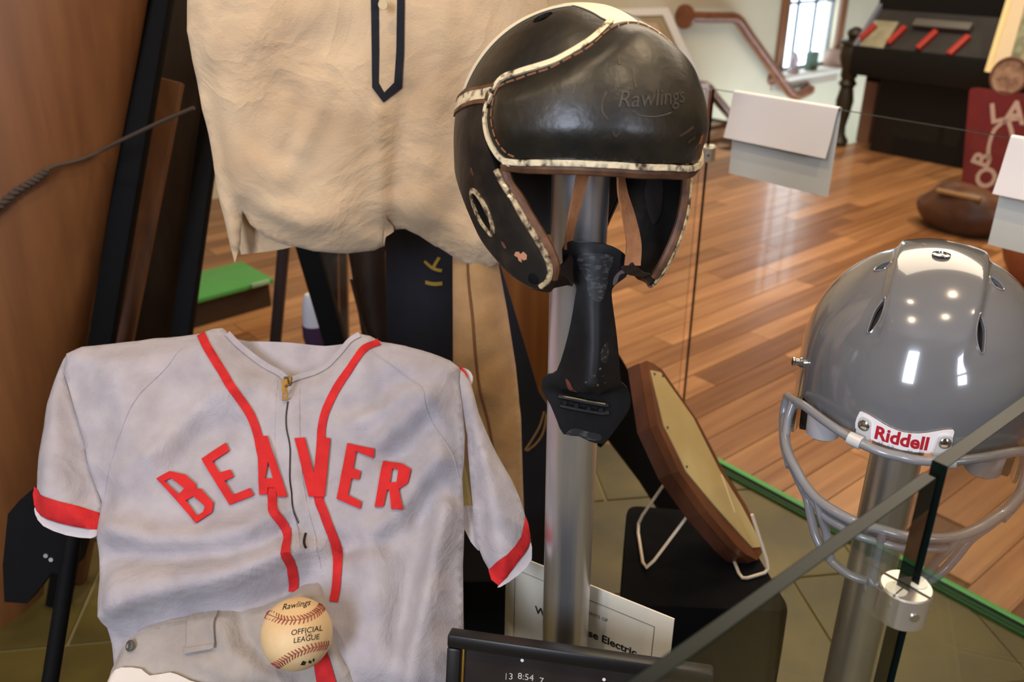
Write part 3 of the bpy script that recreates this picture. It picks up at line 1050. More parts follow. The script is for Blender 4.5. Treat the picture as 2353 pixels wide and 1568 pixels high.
def guard_disp(U, V):
    e = dist_poly(U, V, nose_axis, False)
    top = gp.px(1360, 560)[1]
    bot = gp.px(1360, 888)[1]
    f_ = np.clip((top - V) / (top - bot), 0, 1.0)
    nose = np.exp(-(e / (0.012 + 0.010 * f_)) ** 2) * (0.006 + 0.022 * sstep(f_))
    below = V < bot
    lip = np.where(below, np.exp(-((bot - V) / 0.004) ** 2), 1.0)
    cx = gp.px(1350, 800)[0]
    curve = -((U - cx) / 0.03) ** 2 * 0.004
    return nose * lip + curve
vent = []
for x, y in ((1373, 828), (1360, 841), (1380, 844), (1341, 857), (1367, 862), (1386, 862)):
    c0 = gp.px(x, y)
    vent.append([(c0[0] + 0.0014 * math.cos(t), c0[1] + 0.0014 * math.sin(t)) for t in np.linspace(0, 2 * math.pi, 8, endpoint=False)])
guard = thing('nose_guard', 'worn black leather nose guard hanging below the leather helmet', 'face guard', gp.at(*gp.px(1350, 1015)))
link_mesh('shield', *slab(guard_poly, vent, 0.0035, plane_map(gp, guard_disp, 0.0035)), M_GUARD, guard, angle=50)
def on_guard(x, y, w):
    u, v = gp.px(x, y)
    return gp.at(u, v, float(guard_disp(np.array([u]), np.array([v]))[0]) + w)
M_BRASSWEAR = mat('worn_edge', srgb(150, 128, 84), 0.4, col2=srgb(60, 50, 36), nscale=90, lo=0.4, hi=0.6)
link_mesh('mouth_ridge', *tube([on_guard(x, y, 0.0015) for x, y in ((1284, 912), (1310, 915), (1340, 921), (1370, 927), (1396, 932))], 0.0032, 8), M_GUARD, guard)
link_mesh('mouth_ridge', *tube([on_guard(x, y, 0.0008) for x, y in ((1288, 934), (1320, 939), (1350, 944), (1380, 950), (1398, 951))], 0.0028, 8), M_GUARD, guard)
link_mesh('ridge_wear', *tube([on_guard(x, y, 0.0042) for x, y in ((1290, 909), (1320, 912), (1350, 918), (1390, 926))], 0.0007, 6), M_BRASSWEAR, guard)
for x, y in ((1298, 925), (1324, 931), (1352, 938), (1380, 942)):
    q = on_guard(x, y, 0.0022)
    link_mesh('mouth_hole', *lathe([(0.0024, 0), (0.0024, 0.0006)], q, 12, axis=gp.n), mat('hole_black', srgb(5, 5, 5), 0.9), guard)
M_SCRATCH = mat('grey_scratches', srgb(20, 20, 22), 0.6, col2=srgb(96, 94, 94), nscale=300, detail=10, lo=0.52, hi=0.80, stretch=(0.35, 1, 1))
def guard_patch(name, pts, m):
    link_mesh(name, *slab(smooth2(gp.pts(pts), 3, True), [], 0.003, plane_map(gp, guard_disp, 0.0, 0.0003), back=False), m, guard)
guard_patch('worn_patch', [(1330, 585), (1375, 580), (1410, 592), (1398, 625), (1392, 660), (1375, 686), (1350, 670), (1345, 640), (1328, 612)], M_SCRATCH)
guard_patch('worn_patch', [(1300, 1000), (1320, 985), (1350, 992), (1380, 1000), (1378, 1014), (1350, 1010), (1328, 1001)], M_SCRATCH)
guard_patch('worn_patch', [(1376, 785), (1392, 775), (1394, 800), (1388, 818), (1374, 810)], M_SCRATCH)
guard_patch('bare_patch', [(1441, 602), (1447, 620), (1438, 630), (1425, 634), (1418, 650), (1408, 655), (1410, 640), (1420, 628), (1436, 618)], mat('bare_hide', srgb(92, 76, 72), 0.7))
guard_patch('bare_patch', [(1298, 866), (1306, 868), (1314, 882), (1325, 888), (1320, 894), (1306, 890)], mat('bare_red_hide', srgb(96, 50, 34), 0.7))

# ------------------------------------------------------------------ grey football helmet
M_GREY = mat('grey_gloss_shell', srgb(106, 106, 108), 0.16, spec=0.5, coat=1.0)
M_MASKGREY = mat('grey_vinyl', srgb(128, 128, 132), 0.28, spec=0.5, coat=0.4)
G = Dome(GC, -27, 0.1185, 0.14, 0.130, 0.16, 0.05, 2.3)
def g_extra(x, y, z):
    w = 0.046 - 0.004 * sstep((0.128 - z) / 0.07)
    lat = sstep((w - np.abs(x)) / 0.009)
    return 0.0062 * lat * sstep((z - 0.060) / 0.05)
G.extra = g_extra
gh = thing('football_helmet', 'glossy grey football helmet with face mask and white front plate', 'helmet', GC + Vector((0, 0, -0.12)))
gb = loop_interp([(-180, -0.085), (-150, -0.09), (-130, -0.105), (-105, -0.112), (-88, -0.108), (-78, -0.085), (-70, -0.045), (-62, -0.026), (-53, -0.0224), (-35, -0.021), (-20, -0.0198), (0, -0.0196),
                  (20, -0.0198), (35, -0.021), (53, -0.0224), (62, -0.026), (70, -0.045), (78, -0.085), (88, -0.108), (105, -0.112), (130, -0.105), (150, -0.09), (180, -0.085)], 3)
def blob(pts):
    return smooth2(G.ds(pts), 3, True)
gholes = []
for s in (-1, 1):
    gholes.append(blob([(s * 31.0, 0.1015), (s * 27.0, 0.095), (s * 26.4, 0.086), (s * 27.6, 0.0765), (s * 29.6, 0.0745), (s * 31.2, 0.083), (s * 32.6, 0.0935)]))
    gholes.append(blob([(s * 66, 0.1200), (s * 60, 0.1175), (s * 60, 0.1140), (s * 65, 0.1120), (s * 69, 0.1145), (s * 70, 0.1180)]))
    gholes.append(blob([(s * 97, -0.02), (s * 90, -0.03), (s * 90, -0.055), (s * 97, -0.065), (s * 104, -0.055), (s * 104, -0.03)]))
link_mesh('shell', *slab(G.ds(gb), gholes, 0.024, lambda U, V, w: G.map(U, V, -0.0038 if w else 0.0)), M_GREY, gh, angle=50)
link_mesh('padding', *slab(G.ds([(a, z + 0.006) for a, z in gb]), [], 0.10, lambda U, V, w: G.map(U, V, -0.018 if w else -0.009)), mat('dark_pad', srgb(52, 44, 40), 0.85), gh)
# rim of each vent, crown snap, side bolts
for hp in gholes[:2] + gholes[3:5]:
    A_ = np.array(hp)
    link_mesh('vent_rim', *tube([Vector(p) for p in G.map(A_[:, 0], A_[:, 1], 0.0002)], 0.0010, 6, closed=True), M_GREY, gh)
p0 = G.pt3(-3, 0.1285, 0.0005)
link_mesh('crown_snap', *lathe([(0.0085, 0.0), (0.0085, 0.0012), (0.006, 0.002), (0.0055, 0.0008), (0.002, 0.001), (0.0, 0.0012)], p0, 24, axis=UP, cap=False), M_CHROME, gh)
for s in (-1, 1):
    p0 = G.pt3(s * 68, 0.006, 0.0)
    ax = (p0 - G.pt3(s * 68, 0.006, -0.02)).normalized()
    link_mesh('side_bolt', *lathe([(0.0055, 0), (0.0055, 0.003), (0.0038, 0.0034), (0.0038, 0.0075), (0.0052, 0.0085), (0.0052, 0.0105), (0.002, 0.0115)], p0, 18, axis=ax), M_CHROME, gh)
# face mask
mask = link_mesh('face_mask', *tube([G.local(x, y, z) for x, y, z in catmull([(-0.118, 0.066, -0.030), (-0.108, 0.088, -0.022), (-0.095, 0.106, -0.016), (-0.07, 0.131, -0.015), (-0.043, 0.147, -0.018), (-0.018, 0.154, -0.0205), (0, 0.1545, -0.021),
                (0.018, 0.154, -0.0205), (0.043, 0.147, -0.018), (0.07, 0.131, -0.015), (0.095, 0.106, -0.016), (0.108, 0.088, -0.022), (0.118, 0.066, -0.030)], 5)], 0.0046, 10), M_MASKGREY, gh)
def bar(pts, r=0.0046):
    return link_mesh('bar', *tube([G.local(x, y, z) for x, y, z in catmull(pts, 6)], r, 10), M_MASKGREY, mask)
def sym(pts):
    return [(-x, y, z) for x, y, z in pts] + [(0.0, pts[-1][1], pts[-1][2])] + pts[::-1]
bar(sym([(0.119, 0.060, -0.050), (0.110, 0.105, -0.054), (0.100, 0.132, -0.060), (0.088, 0.149, -0.066), (0.077, 0.162, -0.0715), (0.061, 0.177, -0.0755), (0.043, 0.189, -0.0758), (0.020, 0.198, -0.0758)]), 0.005)
bar(sym([(0.076, 0.160, -0.078), (0.054, 0.180, -0.0880), (0.036, 0.191, -0.0885), (0.018, 0.198, -0.089)]))
bar(sym([(0.106, 0.118, -0.062), (0.088, 0.142, -0.076), (0.074, 0.154, -0.090), (0.066, 0.161, -0.108), (0.057, 0.168, -0.125), (0.046, 0.176, -0.135), (0.033, 0.184, -0.140), (0.017, 0.189, -0.143)]))
bar([(0.0, 0.200, -0.076), (0.0, 0.199, -0.09), (0.0, 0.192, -0.142)], 0.0044)
for s in (-1, 1):
    bar([(s * 0.061, 0.178, -0.076), (s * 0.056, 0.180, -0.09), (s * 0.048, 0.177, -0.112), (s * 0.040, 0.181, -0.137)], 0.0044)
    bar([(s * 0.118, 0.066, -0.030), (s * 0.119, 0.068, -0.045), (s * 0.117, 0.078, -0.055), (s * 0.108, 0.112, -0.062), (s * 0.096, 0.136, -0.072)])
    bar([(s * 0.108, 0.088, -0.022), (s * 0.110, 0.098, -0.04), (s * 0.108, 0.110, -0.055)], 0.0044)
# front plate with clips
plate_poly = smooth2(G.ds([(-20.2, 0.0035), (-19.4, 0.0055), (-15, 0.0045), (-9, 0.0005), (-3, -0.0022), (3, -0.0020), (9, 0.0012), (15, 0.0058), (18.4, 0.0070), (19.6, 0.0055), (19.3, -0.006), (18.9, -0.0165), (10, -0.0195), (0, -0.0205), (-10, -0.0195), (-19, -0.0165), (-21, -0.008)]), 2, True)
plate = direct('front_plate', plate_poly, 0.0022, mat('white_vinyl', srgb(238, 232, 232), 0.35, coat=0.3), gh, dome=G, lift=0.0006, sp=0.02)
V_, F_ = text2d('Riddell', 0.165, 0.0, 0.0055)
P = np.array(V_)
ph0 = G.phi(-0.0098)
al0 = math.radians(-0.6)
Aq = al0 + P[:, 0] * 0.86 / math.sin(ph0)
ph = ph0 - P[:, 1] * 0.9
tv = G.map(ph * np.sin(Aq), ph * np.cos(Aq), 0.0031)
link_mesh('plate_lettering', [Vector(p) for p in tv], F_, mat('plate_red', srgb(176, 28, 40), 0.4), plate, smooth=False)
M_CLEARVINYL = mat('clear_vinyl', srgb(200, 198, 196), 0.2, coat=0.6)
for s in (-1, 1):
    cl = smooth2(G.ds([(s * 18.9, 0.0005), (s * 16.6, 0.0026), (s * 14.2, 0.0005), (s * 13.6, -0.008), (s * 13.2, -0.026), (s * 19.0, -0.026), (s * 19.2, -0.008)]), 3, True)
    clip = direct('mask_clip', cl, 0.0026, M_CLEARVINYL, gh, dome=G, lift=0.0030, sp=0.02)
    q = G.pt3(s * 16.5, -0.0052, 0.0054)
    ax = (q - G.pt3(s * 16.5, -0.0052, -0.02)).normalized()
    sc_ = link_mesh('screw', *lathe([(0.0058, 0), (0.0056, 0.0008), (0.0042, 0.0018), (0.0018, 0.0023), (0.0004, 0.0024)], q, 20, axis=ax), M_CHROME, clip)
    link_mesh('slot', *box(q + ax * 0.0022, (0.0055, 0.0009, 0.0008), (Vector(G.S), ax.cross(Vector(G.S)), ax)), M_GROOVE, clip)
    w = G.local(s * 0.040, 0.148, -0.0185)
    link_mesh('clip_loop', *tube([G.local(s * 0.034, 0.150, -0.019), w, G.local(s * 0.046, 0.146, -0.018)], 0.0066, 12), M_CLEARVINYL, clip)
    # jaw pads
    link_mesh('jaw_pad', *lathe([(0.013, -0.024), (0.017, -0.021), (0.018, 0.0), (0.018, 0.03)], G.local(s * 0.078, 0.055, -0.050), 20), mat('jaw_pad_white', srgb(182, 176, 176), 0.5), gh)
# ------------------------------------------------------------------ garments
M_GREYFLANNEL = mat('grey_flannel', srgb(170, 163, 167), 0.95, col2=srgb(150, 143, 147), nscale=26, detail=8, lo=0.3, hi=0.7, bump=0.35, bscale=520, sheen=0.2, wrinkle=0.35, wscale=13)
M_BACKFLANNEL = M_GREYFLANNEL
M_REDTRIM = mat('red_trim', srgb(196, 26, 28), 0.85, col2=srgb(176, 18, 22), nscale=70, bump=0.4, bscale=600)
M_REDFELT = mat('red_felt', srgb(198, 30, 30), 0.9, col2=srgb(184, 24, 26), nscale=60, bump=0.3, bscale=700)
M_HEMWHITE = mat('hem_white', srgb(190, 182, 184), 0.9)
M_CREAM = mat('cream_flannel', srgb(204, 178, 144), 0.95, col2=srgb(186, 156, 122), nscale=9, detail=7, lo=0.3, hi=0.72, bump=0.3, bscale=400, sheen=0.2, wrinkle=0.6, wscale=8)
M_NAVYTAPE = mat('navy_tape', srgb(16, 17, 28), 0.9, bump=0.3, bscale=500)
M_BRASS = mat('old_brass', srgb(112, 88, 48), 0.35, 0.9)
M_PANTS = mat('pants_flannel', srgb(166, 156, 148), 0.95, col2=srgb(146, 136, 128), nscale=24, detail=8, lo=0.3, hi=0.7, bump=0.35, bscale=500, sheen=0.2, wrinkle=0.4, wscale=12)
M_SUEDE = mat('tan_suede', srgb(150, 108, 62), 0.95, col2=srgb(186, 146, 98), nscale=11, detail=6, lo=0.3, hi=0.7, bump=0.3, bscale=200, sheen=0.3)
M_NAVYCLOTH = mat('navy_cloth', srgb(14, 15, 24), 0.9, col2=srgb(20, 20, 30), nscale=20)

JP = Plane((0, 0.95, CAM_H + 0.95 - 1.45), (0, -1, 1))
torso_px = [(462, 768), (490, 757), (512, 754), (525, 766), (545, 790), (575, 815), (610, 840), (645, 858), (664, 876), (685, 868), (725, 855), (755, 836), (782, 808), (803, 782), (830, 768), (850, 772), (876, 785), (930, 795), (990, 812),
            (1035, 830), (1056, 846), (1054, 880), (1062, 930), (1068, 1000), (1066, 1060), (1062, 1100), (1067, 1200), (1063, 1300), (1065, 1450), (1060, 1520), (1050, 1600), (700, 1620), (520, 1600), (235, 1600), (250, 1535),
            (247, 1480), (252, 1420), (250, 1390), (238, 1300), (232, 1230), (228, 1150), (205, 1080), (185, 990), (165, 920), (148, 860), (155, 815), (190, 799), (240, 793), (340, 782)]
torso_poly = JP.pts(torso_px)
pants_line = JP.pts([(252, 1445), (300, 1428), (340, 1412), (420, 1390), (500, 1374), (560, 1358), (620, 1335), (660, 1318), (720, 1290), (780, 1285)])
PLu = np.array([p[0] for p in pants_line])
PLv = np.array([p[1] for p in pants_line])
folds = [  # pixel line, width, height
    ([(380, 1060), (440, 985), (500, 930), (560, 905)], 0.016, 0.007), ([(420, 1080), (470, 1020), (540, 985)], 0.014, -0.004),
    ([(270, 1225), (380, 1250), (480, 1250), (580, 1230), (650, 1195)], 0.016, 0.010), ([(280, 1275), (400, 1290), (520, 1285), (620, 1265), (680, 1225)], 0.013, -0.009),
    ([(290, 1370), (420, 1335), (540, 1310), (640, 1280)], 0.022, 0.010),
    ([(990, 930), (930, 985), (880, 1020)], 0.012, 0.007), ([(985, 985), (940, 1045), (890, 1060)], 0.011, -0.006), ([(920, 880), (860, 930), (800, 950)], 0.012, -0.004),
    ([(960, 910), (890, 960), (830, 985)], 0.011, 0.005), ([(1020, 1060), (970, 1120), (920, 1200), (860, 1240)], 0.014, 0.008), ([(1000, 1130), (950, 1200), (890, 1250), (800, 1260)], 0.013, -0.007),
    ([(1030, 1180), (1005, 1280), (985, 1380), (960, 1480), (950, 1580)], 0.014, 0.012), ([(975, 1200), (950, 1300), (930, 1400), (915, 1500)], 0.016, -0.008),
    ([(860, 1300), (880, 1400), (900, 1500)], 0.02, 0.008), ([(700, 1120), (690, 1200), (700, 1290)], 0.010, 0.004), ([(720, 1230), (760, 1250), (800, 1270)], 0.01, -0.004),
    ([(200, 870), (240, 960), (260, 1060), (250, 1140)], 0.02, -0.006), ([(300, 880), (330, 980), (330, 1080)], 0.03, 0.006), ([(480, 840), (520, 900), (560, 960)], 0.018, 0.004),
    ([(640, 900), (642, 960), (640, 1020), (660, 1100), (690, 1200)], 0.005, -0.0015), ([(700, 900), (705, 960), (705, 1050), (715, 1150)], 0.005, -0.0015),
]
FOLDS = [(JP.pts(f[0]), f[1], f[2]) for f in folds]
def torso_disp(U, V):
    e = dist_poly(U, V, torso_poly)
    d = 0.020 * sstep(e / 0.035) ** 0.7
    for pts, w, h in FOLDS:
        d = d + 1.7 * h * np.exp(-(dist_poly(U, V, pts, False) / w) ** 2)
    P = list(zip(U.tolist(), V.tolist()))
    d = d + 0.0026 * fbm(P, 13, 3.1) + 0.0016 * (1 - np.abs(fbm(P, 22, 6.3, 2)) * 2) + 0.0007 * fbm(P, 60, 8.0, 2)
    s = V - np.interp(U, PLu, PLv)
    left = sstep((JP.px(800, 1300)[0] - U) / 0.06)
    d = d + left * (0.034 * sstep((s + 0.002) / 0.014) * np.exp(-np.clip(s, 0, 1) / 0.05) - 0.014 * sstep((-s) / 0.02))
    return d
jersey = thing('baseball_jersey', 'grey flannel baseball jersey with red block lettering on a slanted stand', 'jersey', JP.at(*JP.px(640, 1560)))
link_mesh('torso', *slab(torso_poly, [], 0.0058, plane_map(JP, torso_disp, 0.008)), M_GREYFLANNEL, jersey, angle=80)
def sleeve(px, fl):
    poly = smooth2(JP.pts(px), 2, True)
    FF = [(JP.pts(f[0]), f[1], f[2]) for f in fl]
    def disp(U, V):
        e = dist_poly(U, V, poly)
        d = -0.004 + 0.020 * sstep(e / 0.03) ** 0.7
        for pts, w, h in FF:
            d = d + h * np.exp(-(dist_poly(U, V, pts, False) / w) ** 2)
        P = list(zip(U.tolist(), V.tolist()))
        return d + 0.0015 * fbm(P, 22, 5.0)
    o = link_mesh('sleeve', *slab(poly, [], 0.0055, plane_map(JP, disp, 0.006)), M_GREYFLANNEL, jersey, angle=80)
    return o, disp
sl_l, dl = sleeve([(152, 812), (146, 860), (164, 920), (184, 990), (204, 1080), (228, 1165), (223, 1220), (205, 1235), (150, 1228), (98, 1206), (77, 1168), (80, 1120), (85, 1060), (100, 980), (113, 900), (130, 850)],
                  [([(120, 930), (110, 1040), (120, 1130)], 0.012, 0.006), ([(165, 960), (180, 1050), (200, 1150)], 0.010, -0.004)])
sl_r, dr = sleeve([(1054, 845), (1082, 880), (1100, 950), (1140, 1040), (1175, 1100), (1197, 1150), (1208, 1190), (1219, 1235), (1220, 1285), (1190, 1320), (1150, 1346), (1124, 1310), (1098, 1255), (1088, 1180), (1080, 1100), (1072, 1000), (1062, 930), (1052, 880)],
                  [([(1085, 920), (1110, 1050), (1130, 1180), (1140, 1280)], 0.012, 0.006), ([(1075, 1000), (1100, 1100), (1115, 1230)], 0.008, -0.004)])
def on_cloth(name, px, disp, lift, m, parent, sp=0.004, th=0.0016, smooth_n=2, holes=(), plane=None, angle=60, thickback=True):
    pl = plane or JP
    poly = smooth2(pl.pts(px), smooth_n, True) if smooth_n > 1 else pl.pts(px)
    return link_mesh(name, *slab(poly, [pl.pts(h) for h in holes], sp, plane_map(pl, disp, th, lift)), m, parent, angle=angle)
on_cloth('cuff', [(76, 1118), (100, 1140), (150, 1158), (226, 1178), (227, 1212), (205, 1217), (140, 1204), (95, 1186), (76, 1160)], dl, 0.0015, M_REDTRIM, sl_l)
on_cloth('hem', [(78, 1164), (95, 1188), (140, 1206), (205, 1219), (226, 1214), (222, 1226), (205, 1237), (150, 1230), (98, 1209), (79, 1182)], dl, 0.0010, M_HEMWHITE, sl_l)
on_cloth('cuff', [(1208, 1186), (1219, 1232), (1215, 1258), (1185, 1300), (1146, 1346), (1122, 1310), (1165, 1280), (1198, 1235)], dr, 0.0015, M_REDTRIM, sl_r)
on_cloth('hem', [(1219, 1240), (1222, 1285), (1192, 1321), (1150, 1349), (1146, 1344), (1187, 1302), (1215, 1262)], dr, 0.0010, M_HEMWHITE, sl_r)
on_cloth('lining', [(1052, 1172), (1086, 1160), (1104, 1258), (1088, 1252), (1072, 1226)], None, -0.014, M_BACKFLANNEL, jersey)
on_cloth('folded_cuff', [(1050, 842), (1062, 843), (1074, 860), (1076, 878), (1066, 872)], None, -0.004, M_REDTRIM, jersey)
on_cloth('folded_hem', [(1058, 842), (1076, 846), (1086, 862), (1082, 882), (1072, 872)], None, -0.008, M_HEMWHITE, jersey)
on_cloth('shoulder_edge', [(170, 800), (200, 794), (240, 790), (242, 796), (200, 804)], None, -0.004, M_REDTRIM, jersey)
# back of the neck seen through the collar
on_cloth('back_panel', [(500, 790), (508, 762), (560, 771), (640, 778), (740, 782), (800, 778), (835, 768), (835, 800), (780, 870), (664, 900), (560, 860)], lambda U, V: 0.004 * np.sin(U * 60), -0.018, M_BACKFLANNEL, jersey, smooth_n=1)
TL = lambda name, px, w, lift, m, par=jersey, th=0.0016: link_mesh(name, *slab(ribbon(JP.pts(px), w), [], 0.0045, plane_map(JP, torso_disp, th, lift)), m, par, angle=60)
TL('collar_band', [(524, 768), (548, 793), (578, 818), (612, 843), (645, 861), (662, 876)], 0.0075, 0.0022, M_GREYFLANNEL)
TL('collar_band', [(668, 877), (690, 869), (726, 857), (757, 839), (784, 811), (805, 785), (828, 771)], 0.0075, 0.0022, M_GREYFLANNEL)
# red piping
PWD = 0.0098
TL('piping', [(464, 770), (500, 828), (535, 883), (565, 928), (590, 968), (604, 1008), (612, 1045), (620, 1080)], PWD, 0.0022, M_REDTRIM)
TL('piping', [(632, 1120), (639, 1145), (649, 1184), (668, 1215), (681, 1253), (685, 1295), (682, 1330), (677, 1362)], PWD, 0.0022, M_REDTRIM)
TL('piping', [(872, 786), (845, 806), (812, 858), (782, 903), (760, 948), (749, 990), (747, 1030), (744, 1080), (743, 1150), (758, 1195), (775, 1249), (783, 1295), (781, 1340), (774, 1385)], PWD, 0.0022, M_REDTRIM)
# raglan seams
def seam(px, r=0.0008):
    P = smooth2(JP.pts(px), 5)
    A_ = np.array(P)
    d = torso_disp(A_[:, 0], A_[:, 1])
    return link_mesh('raglan_seam', *tube([JP.at(u, v, float(x) + 0.0002) for (u, v), x in zip(P, d)], r, 6), M_GREYFLANNEL, jersey)
seam([(462, 800), (430, 812), (395, 862), (345, 920), (302, 1000), (272, 1060), (244, 1120), (232, 1150)])
seam([(838, 802), (870, 826), (910, 854), (955, 890), (978, 915), (985, 955), (1015, 1010), (1042, 1055), (1054, 1095)])
for px in ([(640, 880), (643, 950), (642, 1030), (655, 1100), (690, 1190), (715, 1290)], [(694, 880), (697, 960), (700, 1050), (712, 1140), (735, 1240), (745, 1310)]):
    seam(px, 0.0006)
# zip
TL('zip_slit', [(672, 935), (668, 970), (670, 1000), (676, 1030), (678, 1060), (679, 1110), (686, 1150), (692, 1185), (701, 1212)], 0.0013, 0.0016, mat('zip_dark', srgb(30, 24, 18), 0.5, 0.4))
TL('zip_slit', [(716, 1233), (717, 1255), (722, 1270)], 0.002, 0.0016, MATS['zip_dark'])
def jat(x, y, w):
    u, v = JP.px(x, y)
    return JP.at(u, v, float(torso_disp(np.array([u]), np.array([v]))[0]) + w)
zp = link_mesh('zip_slider', *merge(box(jat(664, 880, 0.004), (0.0095, 0.011, 0.004), (JP.u, JP.v, JP.n), 0.001), tube([jat(664, 873, 0.004), jat(665, 880, 0.010), jat(666, 888, 0.006)], 0.0016, 8)), M_BRASS, jersey)
pull_px = [(660, 888), (672, 888), (674, 934), (661, 935)]
on_cloth('zip_pull', pull_px, lambda U, V: 0 * U + 0.027, 0.0, M_BRASS, zp, smooth_n=1, th=0.0012, holes=[[(664, 920), (670, 920), (671, 929), (664, 929)]])
# block letters
LET = {
    'letter_b': ([(382, 1112), (409, 1093), (443, 1101), (468, 1122), (470, 1133), (480, 1134), (509, 1165), (506, 1187), (473, 1212)],
                 [[(398, 1116), (412, 1109), (443, 1133), (430, 1146)], [(447, 1160), (464, 1151), (490, 1173), (487, 1186), (473, 1195)]]),
    'letter_e': ([(479, 1065), (534, 1029), (542, 1047), (505, 1072), (521, 1097), (545, 1090), (553, 1107), (533, 1116), (552, 1147), (589, 1132), (598, 1148), (545, 1170)], []),
    'letter_a': ([(608, 1015), (626, 1013), (675, 1153), (654, 1152), (645, 1131), (630, 1131), (630, 1147), (611, 1147), (606, 1046)], [[(629, 1072), (623, 1110), (641, 1110)]]),
    'letter_v': ([(688, 1019), (710, 1016), (733, 1098), (741, 1017), (768, 1019), (757, 1152), (723, 1152)], []),
    'letter_e2': ([(806, 1029), (867, 1042), (864, 1062), (825, 1047), (819, 1086), (836, 1092), (832, 1111), (815, 1108), (808, 1146), (838, 1161), (835, 1177), (783, 1155)], []),
    'letter_r': ([(885, 1065), (928, 1074), (950, 1089), (944, 1123), (923, 1134), (934, 1182), (907, 1180), (901, 1135), (896, 1134), (888, 1173), (868, 1173)], [[(907, 1086), (921, 1089), (917, 1117), (902, 1118)]]),
}
for nm, (o_, h_) in LET.items():
    on_cloth(nm.replace('e2', 'e'), o_, torso_disp, 0.0040, M_REDFELT, jersey, smooth_n=1, holes=h_, th=0.002, angle=50)

# slanted black stand behind the jersey
stand = thing('slanted_stand', 'black slanted stand holding up the lettered grey jersey', 'stand', JP.at(*JP.px(640, 1560)))
link_mesh('board', *slab(JP.pts([(330, 870), (560, 880), (780, 880), (980, 900), (1010, 1000), (1010, 1600), (300, 1600), (270, 1150)]), [], 0.2, plane_map(JP, None, 0.012, -0.032)), M_BLACK, stand, smooth=False)
def rod(a, b, r, n=12, flat=None):
    return tube([Vector(a), Vector(b)], r, n, flat=flat)
def to_floor(a, b, z=0.008):
    a, b = Vector(a), Vector(b)
    d = b - a
    return a + d * ((z - a.z) / d.z)
la, lb = on_y(163, 1265, 0.92), on_y(115, 1568, 0.84)
link_mesh('leg', *rod(la + (la - lb) * 0.4, to_floor(la, lb), 0.0105), M_BLACK, stand)
la, lb = on_y(1000, 1100, 1.02), on_y(1010, 1400, 1.0)
link_mesh('leg', *rod(la, to_floor(la, lb), 0.0105), M_BLACK, stand)
bp_ = Plane(on_y(100, 1250, 0.96), (0.1, -1, 0.3))
brk = link_mesh('bracket', *slab(bp_.pts([(18, 1182), (45, 1150), (80, 1120), (190, 1140), (186, 1262), (176, 1300), (150, 1322), (128, 1318), (117, 1317), (62, 1388), (10, 1384), (6, 1300)]), [], 0.2, plane_map(bp_, None, 0.03)), M_BLACK, stand, smooth=False)
for x, y in ((106, 1277), (118, 1286)):
    link_mesh('bolt', *lathe([(0.0032, 0), (0.003, 0.002)], bp_.at(*bp_.px(x, y)), 12, axis=bp_.n), M_STEEL, brk)

# ---- folded pants
pants_px = [(235, 1605), (254, 1540), (277, 1490), (302, 1455), (342, 1428), (400, 1410), (470, 1399), (540, 1393), (600, 1386), (655, 1364), (700, 1341), (745, 1320), (763, 1350), (780, 1388), (793, 1440), (806, 1490), (832, 1550), (848, 1605)]
pants_poly = JP.pts(pants_px)
PF = [(JP.pts(p), w, h) for p, w, h in [([(520, 1440), (545, 1500), (600, 1540), (660, 1568)], 0.012, 0.007), ([(560, 1420), (575, 1470), (620, 1520)], 0.008, -0.005), ([(480, 1520), (560, 1560)], 0.01, 0.005),
      ([(760, 1480), (800, 1540)], 0.01, 0.006), ([(380, 1440), (382, 1500), (385, 1560)], 0.003, -0.0015), ([(700, 1345), (690, 1400)], 0.01, 0.004)]]
def pants_disp(U, V):
    e = dist_poly(U, V, pants_poly)
    d = -0.002 + 0.022 * sstep(e / 0.016) ** 0.6
    for pts, w, h in PF:
        d = d + 1.5 * h * np.exp(-(dist_poly(U, V, pts, False) / w) ** 2)
    P = list(zip(U.tolist(), V.tolist()))
    return d + 0.002 * fbm(P, 24, 9.0)
pants = thing('baseball_pants', 'folded grey flannel baseball pants with belt loop under the baseball', 'pants', JP.at(*JP.px(540, 1600)))
link_mesh('waist', *slab(pants_poly, [], 0.005, plane_map(JP, pants_disp, 0.006)), M_PANTS, pants, angle=80)
on_cloth('belt_loop', [(448, 1402), (505, 1398), (512, 1416), (512, 1488), (500, 1494), (441, 1504), (446, 1480)], pants_disp, 0.0045, M_PANTS, pants, smooth_n=1, th=0.004)
on_cloth('loop_hem', [(443, 1490), (512, 1480), (511, 1491), (441, 1503)], pants_disp, 0.0062, M_PANTS, pants, smooth_n=1)
q = JP.px(318, 1485)
link_mesh('snap_button', *lathe([(0.0062, 0.0), (0.006, 0.0012), (0.004, 0.0018), (0.003, 0.0006)], JP.at(q[0], q[1], 0.022), 20, axis=(JP.n - JP.u * 0.6)), mat('dull_zinc', srgb(120, 118, 112), 0.45, 0.8), pants)
on_cloth('pocket_lining', [(255, 1575), (275, 1548), (300, 1534), (345, 1537), (365, 1552), (410, 1545), (440, 1556), (480, 1570), (600, 1575), (600, 1600), (250, 1600)], pants_disp, 0.005, mat('pocket_white', srgb(210, 198, 186), 0.9), pants, smooth_n=2)
on_cloth('side_stripe', [(742, 1470), (757, 1470), (790, 1600), (742, 1600), (730, 1520)], pants_disp, 0.002, M_REDTRIM, pants, smooth_n=1)
def pseam(px):
    P = smooth2(JP.pts(px), 4)
    A_ = np.array(P)
    d = pants_disp(A_[:, 0], A_[:, 1])
    link_mesh('seam', *tube([JP.at(u, v, float(x) + 0.0003) for (u, v), x in zip(P, d)], 0.0008, 6), M_PANTS, pants)
pseam([(300, 1470), (340, 1452), (400, 1438), (445, 1432)])
pseam([(745, 1330), (760, 1375), (775, 1425), (790, 1480), (800, 1500)])
